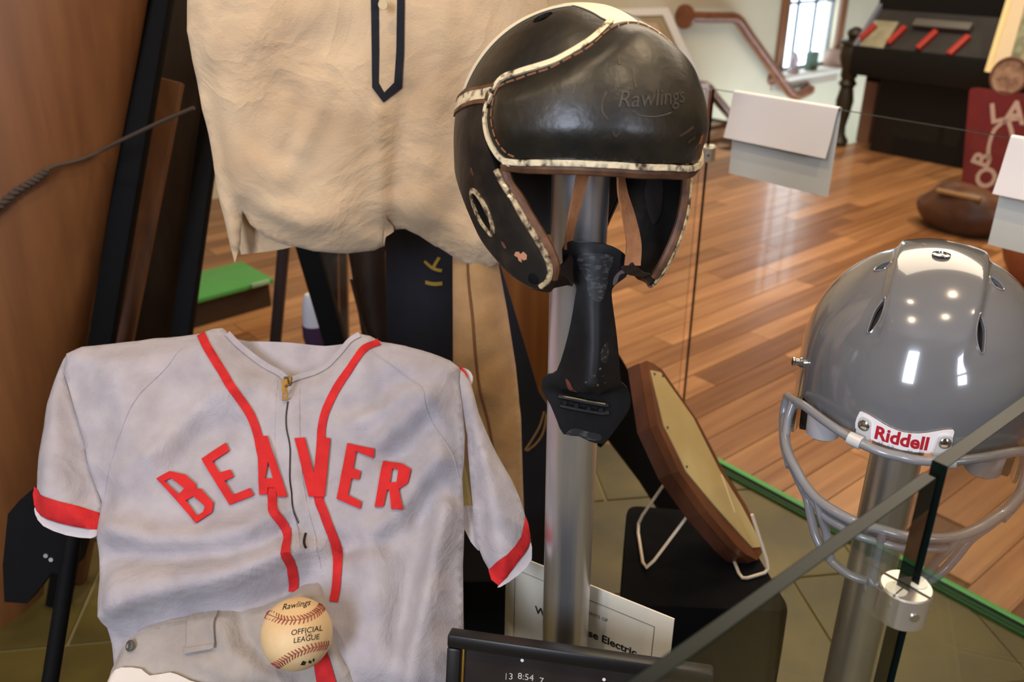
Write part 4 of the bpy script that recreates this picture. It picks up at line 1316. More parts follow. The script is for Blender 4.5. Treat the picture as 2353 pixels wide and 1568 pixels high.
pseam([(757, 1432), (786, 1424)])

# ---- baseball
BR = 0.0367
r0 = ray(682, 1457)
n_ = JP.n
tb = ((JP.o - EYE).dot(n_) + 0.0275 + BR) / r0.dot(n_)
BC = EYE + r0 * tb
M_BALL = mat('ball_leather', srgb(220, 188, 140), 0.55, col2=srgb(200, 164, 116), nscale=26, detail=6, lo=0.35, hi=0.75, bump=0.08, bscale=300)
M_STITCH = mat('red_thread', srgb(146, 52, 44), 0.8)
ball = thing('baseball', 'scuffed cream baseball with red stitching resting on the folded pants', 'baseball', BC - UP * BR)
bmv = bmesh.new()
bmesh.ops.create_uvsphere(bmv, u_segments=48, v_segments=32, radius=BR)
bmv.verts.index_update()
link_mesh('cover', [v.co + BC for v in bmv.verts], [tuple(v.index for v in f.verts) for f in bmv.faces], M_BALL, ball, angle=80)
bmv.free()
def ball_hit(x, y, rad=BR):
    d = ray(x, y).normalized()
    oc = EYE - BC
    b = oc.dot(d)
    c = oc.dot(oc) - rad * rad
    disc = b * b - c
    t = -b - math.sqrt(max(disc, 0))
    p = EYE + d * t
    return BC + (p - BC).normalized() * rad
def stitch_row(px, name):
    P = catmull([ball_hit(x, y, BR + 0.0002) for x, y in px], 12)
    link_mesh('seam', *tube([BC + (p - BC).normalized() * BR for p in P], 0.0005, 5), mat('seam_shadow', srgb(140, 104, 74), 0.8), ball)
    gs = []
    acc = 0.0
    for a, b in zip(P, P[1:]):
        acc += (b - a).length
        if acc > 0.0033:
            acc = 0.0
            t = (b - a).normalized()
            nn = (a - BC).normalized()
            s = nn.cross(t)
            for sg in (-1, 1):
                q1 = a + nn * 0.0003
                q2 = BC + (a + s * sg * 0.0046 - t * 0.0026 - BC).normalized() * (BR + 0.0004)
                gs.append(tube([q1, (q1 + q2) / 2 + nn * 0.0003, q2], 0.00048, 5))
    link_mesh('stitching', *merge(*gs), M_STITCH, ball)
stitch_row([(608, 1400), (613, 1412), (640, 1422), (665, 1426), (695, 1423), (718, 1414), (734, 1402), (741, 1390), (736, 1380)], 'a')
stitch_row([(630, 1532), (645, 1524), (668, 1509), (690, 1499), (715, 1490), (738, 1486), (757, 1482)], 'b')
def ball_text(s, px, py, size, rot, shear=0.25, offset=0.0):
    V_, F_ = text2d(s, size, shear, offset)
    c, si = math.cos(rot), math.sin(rot)
    out = []
    for x, y in V_:
        X, Y = x * c - y * si, x * si + y * c
        out.append(ball_hit(px + X, py - Y, BR + 0.00035))
    link_mesh('printed_text', out, F_, M_INK, ball, smooth=False)
ball_text('OFFICIAL', 704, 1450, 18, 0.16)
ball_text('LEAGUE', 703, 1469, 17, 0.16)
ball_text('Rawlings', 679, 1391, 19, 0.18, 0.5)
ball_text('· 5 oz ·'.replace('·', '.'), 708, 1459, 9, 0.16)
for quad in ([(690, 1529), (696, 1519), (704, 1522), (700, 1530)], [(708, 1524), (710, 1518), (716, 1520), (715, 1526)], [(718, 1516), (723, 1513), (722, 1522), (719, 1521)]):
    link_mesh('printed_mark', [ball_hit(x, y, BR + 0.0003) for x, y in quad], [(0, 1, 2, 3)], M_INK, ball, smooth=False)

# ---- hanging cream jersey
CPn = Plane(on_y(800, 300, 1.16), (0.05, -1, 0.0))
cream_px = [(428, -420), (432, 0), (430, 70), (440, 120), (455, 200), (475, 290), (490, 370), (500, 440), (515, 500), (530, 565), (540, 604), (552, 562), (555, 486), (575, 515), (612, 545), (660, 562), (720, 575), (800, 580), (860, 577), (884, 564),
            (888, 530), (905, 531), (932, 526), (962, 540), (1000, 565), (1050, 595), (1090, 610), (1130, 612), (1160, 598), (1220, 560), (1262, 520), (1272, 300), (1262, 0), (1262, -420)]
cream_poly = CPn.pts(cream_px)
CF = [(CPn.pts(p), w, h) for p, w, h in [([(560, 490), (520, 400), (495, 280), (480, 150)], 0.012, -0.012), ([(480, 250), (560, 350), (640, 400)], 0.02, 0.010), ([(520, 380), (600, 460), (700, 500), (760, 480)], 0.018, 0.012), ([(560, 420), (620, 500), (720, 540)], 0.014, -0.008),
      ([(640, 180), (690, 210), (690, 300), (660, 350)], 0.01, -0.008), ([(760, 150), (740, 250), (700, 330)], 0.014, 0.010), ([(885, 560), (880, 400), (870, 250)], 0.010, 0.010), ([(905, 520), (910, 400), (925, 280), (935, 200)], 0.012, -0.014), ([(960, 480), (985, 350), (1010, 150), (1020, 0)], 0.02, 0.014),
      ([(1000, 540), (1080, 420), (1100, 250)], 0.02, -0.010), ([(620, 0), (600, 120), (560, 220)], 0.03, 0.010), ([(470, 0), (500, 80), (480, 150)], 0.014, 0.009), ([(780, 580), (790, 420), (800, 250)], 0.03, 0.010), ([(1080, 600), (1120, 480), (1150, 300)], 0.02, 0.012), ([(540, 90), (620, 60), (720, 20)], 0.018, 0.008)]]
def cream_disp(U, V):
    e = dist_poly(U, V, cream_poly)
    d = 0.022 * sstep(e / 0.05) ** 0.6
    for pts, w, h in CF:
        d = d + 0.5 * h * np.exp(-(dist_poly(U, V, pts, False) / w) ** 2)
    P = list(zip(U.tolist(), V.tolist()))
    a_ = fbm(P, 9, 1.5)
    return d + 0.0045 * a_ + 0.0014 * (1 - np.abs(fbm(P, 11, 6.0, 2)) * 2) + 0.0008 * fbm(P, 45, 4.0, 2)
cream = thing('flannel_jersey', 'cream flannel jersey with black-edged placket hanging at the top', 'jersey', CPn.at(*CPn.px(800, 600)))
link_mesh('front', *slab(cream_poly, [], 0.0075, plane_map(CPn, cream_disp, 0.004)), M_CREAM, cream, angle=80)
on_cloth('back_tail', [(470, 300), (540, 606), (640, 590), (720, 574), (860, 560), (900, 530), (960, 560), (1000, 588), (1060, 584), (1200, 560), (1240, 300)], lambda U, V: 0.004 * np.sin(U * 40), -0.035, M_CREAM, cream, sp=0.02, smooth_n=1, plane=CPn)
CT = lambda name, px, w, lift, m: link_mesh(name, *slab(ribbon(CPn.pts(px), w), [], 0.006, plane_map(CPn, cream_disp, 0.0015, lift)), m, cream, angle=60)
placket = [(866, -300), (866, 0), (867, 120), (868, 188), (886, 213), (917, 190), (922, 120), (924, 0), (924, -300)]
outp = CPn.pts([(857, -300), (857, 0), (859, 120), (860, 192), (885, 226), (926, 196), (931, 120), (933, 0), (933, -300), (916, -300), (916, 0), (914, 110), (909, 182), (887, 204), (875, 182), (876, 110), (875, 0), (875, -300)])
link_mesh('placket_tape', *slab(outp, [], 0.006, plane_map(CPn, cream_disp, 0.0016, 0.0022)), M_NAVYTAPE, cream, angle=60)
inp = CPn.pts([(875, -300), (875, 0), (876, 110), (875, 182), (887, 204), (909, 182), (914, 110), (916, 0), (916, -300)])
link_mesh('placket', *slab(inp, [], 0.006, plane_map(CPn, cream_disp, 0.001, 0.0014)), M_CREAM, cream, angle=60)
qb = CPn.px(887, 4)
link_mesh('button', *lathe([(0.006, 0), (0.0055, 0.002), (0.003, 0.002)], CPn.at(qb[0], qb[1], 0.045), 18, axis=CPn.n), mat('button_horn', srgb(200, 180, 140), 0.4), cream)
link_mesh('hem_fold', *slab(CPn.pts([(884, 480), (892, 500), (904, 520), (905, 532), (888, 540), (882, 560)]), [], 0.006, plane_map(CPn, cream_disp, 0.001, 0.004)), M_CREAM, cream)

# garment rack above the frame that the hung clothes share
rack = thing('garment_rack', 'black hanging garment bar above the cream jersey', 'rack', (0, 1.24, 1.68))
link_mesh('bar', *rod((-0.5, 1.24, 1.68), (0.4, 1.24, 1.68), 0.012), M_BLACK, rack)
for x in (-0.45, 0.35):
    link_mesh('hanger_rod', *rod((x, 1.24, 1.68), (x, 1.24, 3.0), 0.006), M_BLACK, rack)

# ---- tan suede breeches and dark garments behind
SPn = Plane(on_y(1120, 800, 1.18), (0.05, -1, 0))
suede_px = [(1038, 300), (1040, 600), (1041, 830), (1036, 900), (1050, 1000), (1110, 1240), (1150, 1400), (1215, 1400), (1205, 1200), (1201, 1100), (1197, 960), (1186, 850), (1166, 720), (1146, 612), (1120, 300)]
suede_poly = SPn.pts(suede_px)
def suede_disp(U, V):
    e = dist_poly(U, V, suede_poly)
    P = list(zip(U.tolist(), V.tolist()))
    return 0.022 * sstep(e / 0.035) ** 0.6 + 0.005 * fbm(P, 14, 2.2)
sd = thing('suede_breeches', 'tan suede breeches leg hanging behind the grey jersey sleeve', 'breeches', SPn.at(*SPn.px(1170, 1400)))
link_mesh('leg', *slab(suede_poly, [], 0.008, plane_map(SPn, suede_disp, 0.008)), M_SUEDE, sd, angle=80)
P = smooth2(SPn.pts([(1074, 500), (1076, 620), (1086, 720), (1092, 800), (1102, 880), (1122, 960), (1140, 1060), (1165, 1200)]), 5)
A_ = np.array(P)
dd = suede_disp(A_[:, 0], A_[:, 1])
link_mesh('seam', *tube([SPn.at(u, v, float(x) + 0.0002) for (u, v), x in zip(P, dd)], 0.0022, 6), mat('suede_seam', srgb(112, 72, 38), 0.9), sd)
NPn = Plane(on_y(970, 700, 1.32), (0.0, -1, 0))
nv = thing('dark_pennant', 'dark navy cloth with yellow lettering below the cream jersey', 'banner', NPn.at(*NPn.px(970, 900)))
link_mesh('cloth', *slab(NPn.pts([(884, 300), (1046, 300), (1048, 950), (892, 950)]), [], 0.02, plane_map(NPn, lambda U, V: 0.008 * np.sin(U * 70), 0.006)), M_NAVYCLOTH, nv, angle=80)
M_YEL = mat('yellow_print', srgb(150, 122, 40), 0.8)
def nrib(px, w):
    link_mesh('lettering', *slab(ribbon(NPn.pts(px), w), [], 0.01, plane_map(NPn, lambda U, V: 0.008 * np.sin(U * 70), 0.001, 0.002)), M_YEL, nv)
nrib([(978, 646), (998, 648), (1017, 648)], 0.006)
nrib([(976, 598), (996, 612), (1016, 619)], 0.005)
nrib([(1010, 588), (1000, 604), (996, 614)], 0.005)
WPn = Plane(on_y(1215, 850, 1.42), (0.1, -1, 0))
nv2 = thing('navy_jacket', 'navy jacket edge with two thin tan stripes beside the steel post', 'jacket', WPn.at(*WPn.px(1215, 1250)))
link_mesh('cloth', *slab(WPn.pts([(1120, 500), (1150, 610), (1178, 700), (1214, 820), (1238, 900), (1275, 960), (1275, 1060), (1260, 1300), (1170, 1300), (1120, 900)]), [], 0.02, plane_map(WPn, None, 0.012)), M_NAVYCLOTH, nv2)
for px in ([(1206, 1034), (1222, 1010), (1240, 978), (1250, 945)], [(1210, 1036), (1232, 1018), (1248, 992), (1256, 950)]):
    link_mesh('stripe', *slab(ribbon(WPn.pts(px), 0.0035), [], 0.01, plane_map(WPn, None, 0.001, 0.002)), mat('tan_stripe', srgb(150, 116, 70), 0.8), nv2)
M_BOARD = mat('amber_wood', srgb(150, 96, 50), 0.45, col2=srgb(122, 74, 36), nscale=4, detail=6, stretch=(9, 9, 0.4), lo=0.3, hi=0.7, coat=0.2)
bw = Plane(on_y(1215, 750, 1.6), (0.35, -1, 0.0))
bd = link_mesh('wooden_board', *slab(bw.pts([(1110, 300), (1290, 300), (1285, 900), (1275, 1330), (1200, 1330), (1150, 700)]), [], 0.05, plane_map(bw, None, 0.02)), M_BOARD, smooth=False)
tag(bd, 'amber wooden board standing between the suede breeches and the steel post', 'board')
# ------------------------------------------------------------------ black picture frame at the bottom
FT0 = on_z(1031, 1453, CAM_H - 0.66)
FT1 = on_z(1640, 1541, CAM_H - 0.66)
fu = (FT1 - FT0).normalized()
fwid = (FT1 - FT0).length
fn0 = Vector((fu.y, -fu.x, 0))
fv = (UP * math.cos(math.radians(16)) - fn0 * math.sin(math.radians(16))).normalized()
fnn = fu.cross(fv).normalized()
if fnn.y > 0:
    fnn = -fnn
def fat(u, v, w=0.0):
    return FT0 + fu * u + fv * v + fnn * w
FH = 0.205
frame = thing('picture_frame', 'black framed dark picture with thin gold inner border at the bottom edge', 'picture frame', fat(fwid / 2, -FH))
M_FRAME = mat('black_frame_lacquer', srgb(20, 18, 17), 0.38, spec=0.35)
M_GOLD = mat('gold_lip', srgb(150, 112, 48), 0.35, 0.7)
BW = 0.0145
def fbar(u0, u1, v0, v1, w0, w1, m, name, bevel=0.0025):
    c = fat((u0 + u1) / 2, (v0 + v1) / 2, (w0 + w1) / 2)
    return link_mesh(name, *box(c, (abs(u1 - u0), abs(v1 - v0), abs(w1 - w0)), (fu, fv, fnn), bevel), m, frame)
fbar(0, fwid, -BW, 0, -0.012, 0.006, M_FRAME, 'rail')
fbar(0, fwid, -FH, -FH + BW, -0.012, 0.006, M_FRAME, 'rail')
fbar(0, BW, -FH + BW, -BW, -0.012, 0.006, M_FRAME, 'stile')
fbar(fwid - BW, fwid, -FH + BW, -BW, -0.012, 0.006, M_FRAME, 'stile')
for (u0, u1, v0, v1) in ((BW, fwid - BW, -BW - 0.003, -BW), (BW, fwid - BW, -FH + BW, -FH + BW + 0.003), (BW, BW + 0.003, -FH + BW, -BW), (fwid - BW - 0.003, fwid - BW, -FH + BW, -BW)):
    fbar(u0, u1, v0, v1, -0.008, -0.001, M_GOLD, 'gold_lip', 0.0004)
pic = fbar(BW, fwid - BW, -FH + BW, -BW, -0.008, -0.005, mat('dark_photo', srgb(34, 30, 30), 0.12, col2=srgb(52, 46, 44), nscale=9, coat=0.6), 'picture', 0.0)
def ftext(s, px, py, size):
    V_, F_ = text2d(s, size)
    p = on_plane(px, py, fat(0, 0, -0.0046), fnn) 
    link_mesh('printed_text', [p + fu * x + fv * y for x, y in V_], F_, mat('print_white', srgb(190, 186, 180), 0.6), pic, smooth=False)
ftext('3', 1174, 1556, 0.010)
ftext('8:54', 1208, 1557, 0.010)
ftext('7', 1244, 1566, 0.010)
ftext('|', 1163, 1554, 0.008)
for x, y in ((1200, 1518), (1388, 1562)):
    p = on_plane(x, y, fat(0, 0, -0.0046), fnn)
    link_mesh('white_dot', *lathe([(0.0018, 0), (0.0018, 0.0004)], p, 12, axis=fnn), mat('print_bright', srgb(235, 230, 222), 0.5), pic)  # small white dots on the dark picture

# ------------------------------------------------------------------ printed paper card behind the post
PT0 = on_z(1163, 1268, CAM_H - 0.72)
PT1 = on_z(1549, 1424, CAM_H - 0.72)
pu = (PT1 - PT0).normalized()
pwid = (PT1 - PT0).length
pn0 = Vector((pu.y, -pu.x, 0))
pv = (UP * math.cos(math.radians(2)) - pn0 * math.sin(math.radians(2))).normalized()
pnn = pu.cross(pv).normalized()
if pnn.y > 0:
    pnn = -pnn
def pat(u, v, w=0.0):
    return PT0 + pu * u + pv * v + pnn * w
PH = 0.25
pap = thing('printed_card', 'cream printed card with black lettering standing behind the steel post', 'card', pat(pwid / 2, -PH))
link_mesh('sheet', *box(pat(pwid / 2, -PH / 2, -0.001), (pwid, PH, 0.0016), (pu, pv, pnn)), M_PAPER, pap, smooth=False)
for (u0, u1, v0, v1) in ((0.014, pwid - 0.022, -0.022, -0.0216), (0.014, 0.0145, -0.21, -0.022), (pwid - 0.0225, pwid - 0.022, -0.21, -0.022)):
    link_mesh('border_line', *box(pat((u0 + u1) / 2, (v0 + v1) / 2, 0.0001), (u1 - u0, v1 - v0, 0.0004), (pu, pv, pnn)), M_INK, pap, smooth=False)
def ptext(s, px, py, size, align, bold=0.0):
    V_, F_ = text2d(s, size, 0, bold, align)
    p = on_plane(px, py, pat(0, 0, 0.0003), pnn)
    link_mesh('printed_text', [p + pu * x + pv * y for x, y in V_], F_, M_INK, pap, smooth=False)
ptext('COMPLIMENTS OF', 1397, 1428, 0.0068, 'RIGHT')
ptext('Westinghouse Electric', 1463, 1503, 0.0156, 'RIGHT', 0.0004)
ptext('Corporation', 1375, 1503, 0.0125, 'CENTER', 0.0003)

# ------------------------------------------------------------------ black draped stands
def draped(name, top, z1, label, flare=0.012, bev=0.02, z0=0.008):
    n = len(top)
    pts = smooth_corners(top, bev)
    cx = sum(p[0] for p in top) / n
    cy = sum(p[1] for p in top) / n
    rings = [(0.9, z1), (0.985, z1 - 0.002), (1.0, z1 - 0.010), (1.01, z1 - 0.08), (1.0 + flare * 2, (z0 + z1) / 2), (1.0 + flare * 4, z0)]
    V_, F_ = [], []
    m = len(pts)
    for k, (s, z) in enumerate(rings):
        for i, (x, y) in enumerate(pts):
            w = 1.0 + (0.012 * math.sin(i * 1.9) if k >= 4 else 0.0)
            V_.append(Vector((cx + (x - cx) * s * w, cy + (y - cy) * s * w, z)))
    for k in range(len(rings) - 1):
        for i in range(m):
            j = (i + 1) % m
            F_.append((k * m + i, k * m + j, (k + 1) * m + j, (k + 1) * m + i))
    F_.append(tuple(range(m)))
    F_.append(tuple((len(rings) - 1) * m + i for i in range(m))[::-1])
    return tag(link_mesh(name, V_, F_, M_BLACKCLOTH, angle=60), label, 'pedestal')
def smooth_corners(poly, r, n=5):
    out = []
    m = len(poly)
    for i in range(m):
        p = Vector(poly[i])
        a = (Vector(poly[i - 1]) - p).normalized()
        b = (Vector(poly[(i + 1) % m]) - p).normalized()
        s, e = p + a * r, p + b * r
        for k in range(n + 1):
            t = k / n
            q = s * (1 - t) ** 2 + p * 2 * t * (1 - t) + e * t * t
            out.append((q.x, q.y))
    return out
ZT = CAM_H - 0.90
draped('draped_pedestal', [(0.198, 1.248), (0.376, 1.221), (0.408, 0.985), (0.158, 1.0)], ZT, 'black cloth covered pedestal carrying the wooden plaque', flare=0.0, bev=0.022)
fb0, fb1 = fat(-0.01, -FH), fat(fwid + 0.01, -FH)
fzb = min(fb0.z, fb1.z) - 0.001
def off2(p, d):
    return (p.x + d.x, p.y + d.y)
draped('draped_pedestal', [off2(fb0, fn0 * 0.05), off2(fb1, fn0 * 0.05), off2(fb1, -fn0 * 0.055), off2(fb0, -fn0 * 0.055)], fzb, 'black cloth covered pedestal under the black picture frame', flare=0.0, bev=0.01)
pb0, pb1 = pat(0.0, -PH), pat(pwid, -PH)
draped('draped_pedestal', [off2(pb0, pn0 * 0.004), off2(pb1, pn0 * 0.004), off2(pb1, -pn0 * 0.06), off2(pb0, -pn0 * 0.06)], pb0.z - 0.002, 'black cloth covered pedestal under the printed card', flare=0.0, bev=0.01)
# dark cloth-covered block between the jersey and the card
dk = [(on_z(1040, 1330, 0.40)), (on_z(1150, 1330, 0.40))]
draped('draped_block', [(-0.10, 1.10), (0.03, 1.10), (0.03, 0.98), (-0.10, 0.98)], 0.46, 'low black cloth covered block between the grey jersey and the card', flare=0.0, bev=0.01)

# ------------------------------------------------------------------ wooden plaque on a wire stand
q0 = on_z(1735, 1292, ZT + 0.012)
lean = math.radians(36)
hd = Vector((0.891, -0.454, 0))
pnv = hd * math.cos(lean) + UP * math.sin(lean)
PQ = Plane(q0, pnv)
M_PLAQUEWOOD = mat('walnut_plaque', srgb(112, 66, 40), 0.35, col2=srgb(84, 48, 28), nscale=5, detail=6, stretch=(6, 6, 1), lo=0.3, hi=0.7, coat=0.3)
M_FACE = mat('aged_brass_face', srgb(186, 168, 118), 0.6, 0.0, col2=srgb(172, 150, 100), nscale=9, detail=5)
wood_px = [(1486, 829), (1502, 836), (1522, 850), (1602, 965), (1662, 1080), (1714, 1160), (1752, 1240), (1756, 1264), (1740, 1288), (1716, 1276), (1690, 1252), (1625, 1176), (1560, 1083), (1511, 977)]
face_px = [(1494, 852), (1516, 857), (1591, 962), (1650, 1080), (1700, 1160), (1743, 1242), (1745, 1258), (1728, 1260), (1700, 1230), (1640, 1162), (1576, 1086), (1524, 981)]
plq = thing('wooden_plaque', 'walnut plaque with a brass coloured face leaning in a wire stand', 'plaque', q0)
wpoly = PQ.pts(wood_px)
fpoly = PQ.pts(face_px)
wc = (sum(p[0] for p in wpoly) / len(wpoly), sum(p[1] for p in wpoly) / len(wpoly))
inner = [(wc[0] + (p[0] - wc[0]) * 1.0, wc[1] + (p[1] - wc[1]) * 1.0) for p in wpoly]
link_mesh('front_board', *slab(wpoly, [], 0.1, plane_map(PQ, None, 0.014)), M_PLAQUEWOOD, plq, smooth=False)
bpoly = [(wc[0] + (p[0] - wc[0]) * 1.03, wc[1] + (p[1] - wc[1]) * 1.005) for p in wpoly]
link_mesh('back_board', *slab(bpoly, [], 0.1, plane_map(PQ, None, 0.022, -0.0142)), mat('walnut_dark', srgb(84, 50, 34), 0.4, col2=srgb(66, 36, 24), nscale=5, stretch=(6, 6, 1)), plq, smooth=False)
fc = link_mesh('face_plate', *slab(fpoly, [], 0.1, plane_map(PQ, None, 0.002, 0.0021)), M_FACE, plq, smooth=False)
for x, y in ((1501, 861), (1520, 866), (1531, 984), (1575, 1074)):
    u, v = PQ.px(x, y)
    link_mesh('pin', *lathe([(0.0022, 0), (0.0018, 0.0012)], PQ.at(u, v, 0.0021), 10, axis=PQ.n), M_GROOVE, fc)
link_mesh('engraved_line', *slab(ribbon(PQ.pts([(1655, 1092), (1672, 1140), (1686, 1180)]), 0.004), [], 0.03, plane_map(PQ, None, 0.0004, 0.0026)), mat('engraved_pale', srgb(214, 200, 160), 0.4), fc)
ws = thing('wire_stand', 'white coated wire stand gripping the wooden plaque', 'wire stand', on_z(1600, 1300, ZT))
M_WIRE = mat('white_wire', srgb(226, 210, 186), 0.4)
zt2 = ZT + 0.0035
def wire(pts):
    out = []
    for i in range(len(pts) - 1):
        a, b = Vector(pts[i]), Vector(pts[i + 1])
        k = 5
        for j in range(k):
            out.append(a + (b - a) * (j / k))
    out.append(Vector(pts[-1]))
    # round the corners slightly
    sm = [out[0]] + [(out[i - 1] + out[i] * 2 + out[i + 1]) / 4 for i in range(1, len(out) - 1)] + [out[-1]]
    return tube(sm, 0.0026, 8)
hk = on_z(1770, 1313, zt2)
tip = on_y(1728, 1183, hk.y + 0.015)
link_mesh('front_hook', *wire([tip, hk, on_z(1704, 1333, zt2), on_plane(1676, 1262, PQ.at(0, 0, -0.040), PQ.n)]), M_WIRE, ws)
ft = on_z(1481, 1318, zt2)
cr = on_z(1463, 1203, zt2)
link_mesh('rear_leg', *wire([on_plane(1537, 1098, PQ.at(0, 0, -0.040), PQ.n), cr, ft, on_plane(1592, 1170, PQ.at(0, 0, -0.040), PQ.n)]), M_WIRE, ws)
bx = Plane(on_y(1500, 950, 1.55), (0.5, -1, 0.1))
db = link_mesh('display_easel', *slab(bx.pts([(1400, 780), (1432, 830), (1470, 900), (1530, 1030), (1572, 1130), (1600, 1250), (1560, 1240), (1480, 1115), (1400, 1010), (1380, 1030)]), [], 0.2, plane_map(bx, None, 0.02)), M_BLACK, smooth=False)
tag(db, 'black display easel standing behind the wooden plaque', 'easel')

# ------------------------------------------------------------------ tall wooden hull and dark uprights at the left
M_HULL = mat('hull_wood', srgb(132, 86, 50), 0.5, col2=srgb(110, 68, 38), nscale=3.0, detail=7, stretch=(10, 10, 0.35), lo=0.3, hi=0.7, coat=0.15)
hA, hB = on_y(340, 0, 1.66), on_z(100, 1362, 0.008)
hd_ = (hB - hA) / (hB.z - hA.z)
def hull_pt(s, z, off=0.0):
    base = hA + hd_ * (z - hA.z)
    a = s * math.pi / 2
    w, d = 0.40, 0.26
    p = base + Vector((-w * (1 - math.cos(a)), -d * math.sin(a), 0))
    nn = Vector((math.cos(a) / w, -math.sin(a) / d, 0)).normalized()
    return p + nn * off
hv, hf = [], []
NS, NZ = 24, 10
for k in range(2):
    for j in range(NZ + 1):
        z = 0.008 + (2.3 - 0.008) * j / NZ
        for i in range(NS + 1):
            hv.append(hull_pt(i / NS * 1.25, z, 0.0 if k == 0 else -0.02))
W_ = NS + 1
L_ = W_ * (NZ + 1)
for j in range(NZ):
    for i in range(NS):
        a = j * W_ + i
        hf.append((a, a + 1, a + W_ + 1, a + W_))
        hf.append((L_ + a, L_ + a + W_, L_ + a + W_ + 1, L_ + a + 1))
for j in range(NZ):
    for i in (0, NS):
        a = j * W_ + i
        hf.append((a, a + W_, L_ + a + W_, L_ + a))
for i in range(NS):
    for j in (0, NZ):
        a = j * W_ + i
        hf.append((a, a + 1, L_ + a + 1, L_ + a))
hull = link_mesh('wooden_hull', hv, hf, M_HULL, angle=60)
tag(hull, 'tall curved varnished wooden hull standing at the left edge', 'wooden hull')
rope_px = [(-260, 700), (-120, 575), (-30, 495), (0, 470), (40, 436), (80, 412), (110, 388), (130, 378), (180, 366), (225, 348), (240, 342)]
def hull_hit(x, y):
    best = None
    r = ray(x, y)
    lo = None
    for t in np.linspace(0.6, 2.2, 1600):
        p = EYE + r * float(t)
        base = hA + hd_ * (p.z - hA.z)
        X, Y = (base.x - p.x) / 0.40, (base.y - p.y) / 0.26
        # inside the quarter ellipse?
        if X > 0 and Y > 0 and ((1 - X) ** 2 + Y ** 2) < 1 and X < 1.0:
            return p
        if X >= 1.0 and Y < 1 and Y > 0:
            return p
    return EYE + r * 1.5
rp = [hull_hit(*p) + Vector((0.004, -0.009, 0)) for p in rope_px[:-1]]
yl = rp[-1].y
rp += [on_y(262, 331, yl - 0.02), on_y(310, 308, yl - 0.05), on_y(370, 280, yl - 0.09), on_y(445, 248, yl - 0.14)]
rope = thing('rope', 'thin dark braided cord across the wooden hull', 'cord', rp[2])
M_ROPE = mat('dark_cord', srgb(70, 56, 44), 0.9)
link_mesh('cord', *tube(catmull(rp, 5), 0.0032, 8), M_ROPE, rope)
tw = catmull(rp[:7], 14)
gs = []
for ph_ in (0, math.pi):
    pts = []
    for i, p in enumerate(tw):
        t = (tw[min(i + 1, len(tw) - 1)] - tw[max(i - 1, 0)]).normalized()
        a = t.cross(UP).normalized()
        b = t.cross(a)
        an = i * 0.75 + ph_
        pts.append(p + (a * math.cos(an) + b * math.sin(an)) * 0.0042)
    gs.append(tube(pts, 0.0034, 6))
link_mesh('braid', *merge(*gs), M_ROPE, rope)

def lean_bar(name, a, b, w, d, m, label, cat, zt=2.2):
    a, b = Vector(a), Vector(b)
    dr_ = (b - a) / (b.z - a.z)
    top = a + dr_ * (zt - a.z)
    bot = a + dr_ * (0.010 - a.z)
    ax = (top - bot).normalized()
    right = Vector((1, 0, 0))
    right = (right - ax * right.dot(ax)).normalized()
    dep = ax.cross(right)
    o = link_mesh(name, *box((top + bot) / 2, (w, d, (top - bot).length), (right, dep, ax), 0.003), m)
    return tag(o, label, cat)
lean_bar('black_easel', on_y(366, 0, 1.68), on_y(236, 780, 1.55), 0.044, 0.03, M_BLACK, 'black leaning easel upright right beside the wooden hull', 'easel')
M_SHADEDAMBER = mat('shaded_amber_wood', srgb(112, 72, 42), 0.5, col2=srgb(92, 58, 32), nscale=4, stretch=(9, 9, 0.4))  # amber wood with the shade put into its colour
lean_bar('leaning_timber', on_y(385, 240, 1.80), on_y(280, 780, 1.66), 0.046, 0.02, M_SHADEDAMBER, 'amber timber leaning between the two black easel uprights', 'timber', zt=1.02)  # top cut off where the shadow begins
lean_bar('leaning_timber', on_y(425, 240, 2.04), on_y(335, 780, 1.92), 0.14, 0.02, mat('shaded_umber_wood', srgb(52, 34, 24), 0.6, col2=srgb(40, 25, 18), nscale=4, stretch=(9, 9, 0.4)), 'shade-darkened umber timber leaning behind the amber timber', 'timber')  # shade of this dim corner is put into the wood colour
e2 = thing('black_easel', 'black leaning easel upright just left of the green platform', 'easel', on_y(418, 780, 1.68))
eu = lean_bar('upright', on_y(482, 300, 1.86), on_y(416, 780, 1.70), 0.040, 0.03, M_BLACK, '', '')
for k_ in ('label', 'category'):
    del eu[k_]
eu.parent = e2
eu.matrix_parent_inverse = Matrix.Translation(-e2.location)
link_mesh('foot_block', *box(on_y(395, 778, 1.66) + Vector((0, 0, -0.03)), (0.10, 0.05, 0.05), None, 0.006), M_BLACK, e2)

# uprights and things behind, between the two jerseys
def upright(px0, px1, Y, w, d, m, label, name, cat, zt=1.1):
    a, b = on_y(px0[0], px0[1], Y), on_y(px1[0], px1[1], Y)
    return lean_bar(name, a, b, w, d, m, label, cat, zt)
M_DARKWOOD = mat('dark_pole_wood', srgb(46, 28, 22), 0.45, col2=srgb(36, 20, 16), nscale=6, stretch=(6, 6, 0.5))
upright((650, 590), (634, 775), 2.0, 0.026, 0.026, M_DARKWOOD, 'slim dark wooden pole standing beside the green platform', 'wooden_pole', 'pole')
upright((712, 580), (768, 775), 1.8, 0.048, 0.03, M_BLACK, 'black slanted bar right of the slim wooden pole', 'slanted_bar', 'bar')
upright((760, 580), (764, 775), 2.2, 0.04, 0.03, M_DARKWOOD, 'dark wooden post behind the slanted black bar', 'wooden_post', 'post')
upright((785, 580), (789, 775), 2.3, 0.032, 0.03, mat('grey_brown_wood', srgb(92, 70, 54), 0.6), 'grey brown post left of the dark leather bag', 'wooden_post', 'post')
gb_ = Plane(on_y(850, 700, 1.7), (0, -1, 0.0))
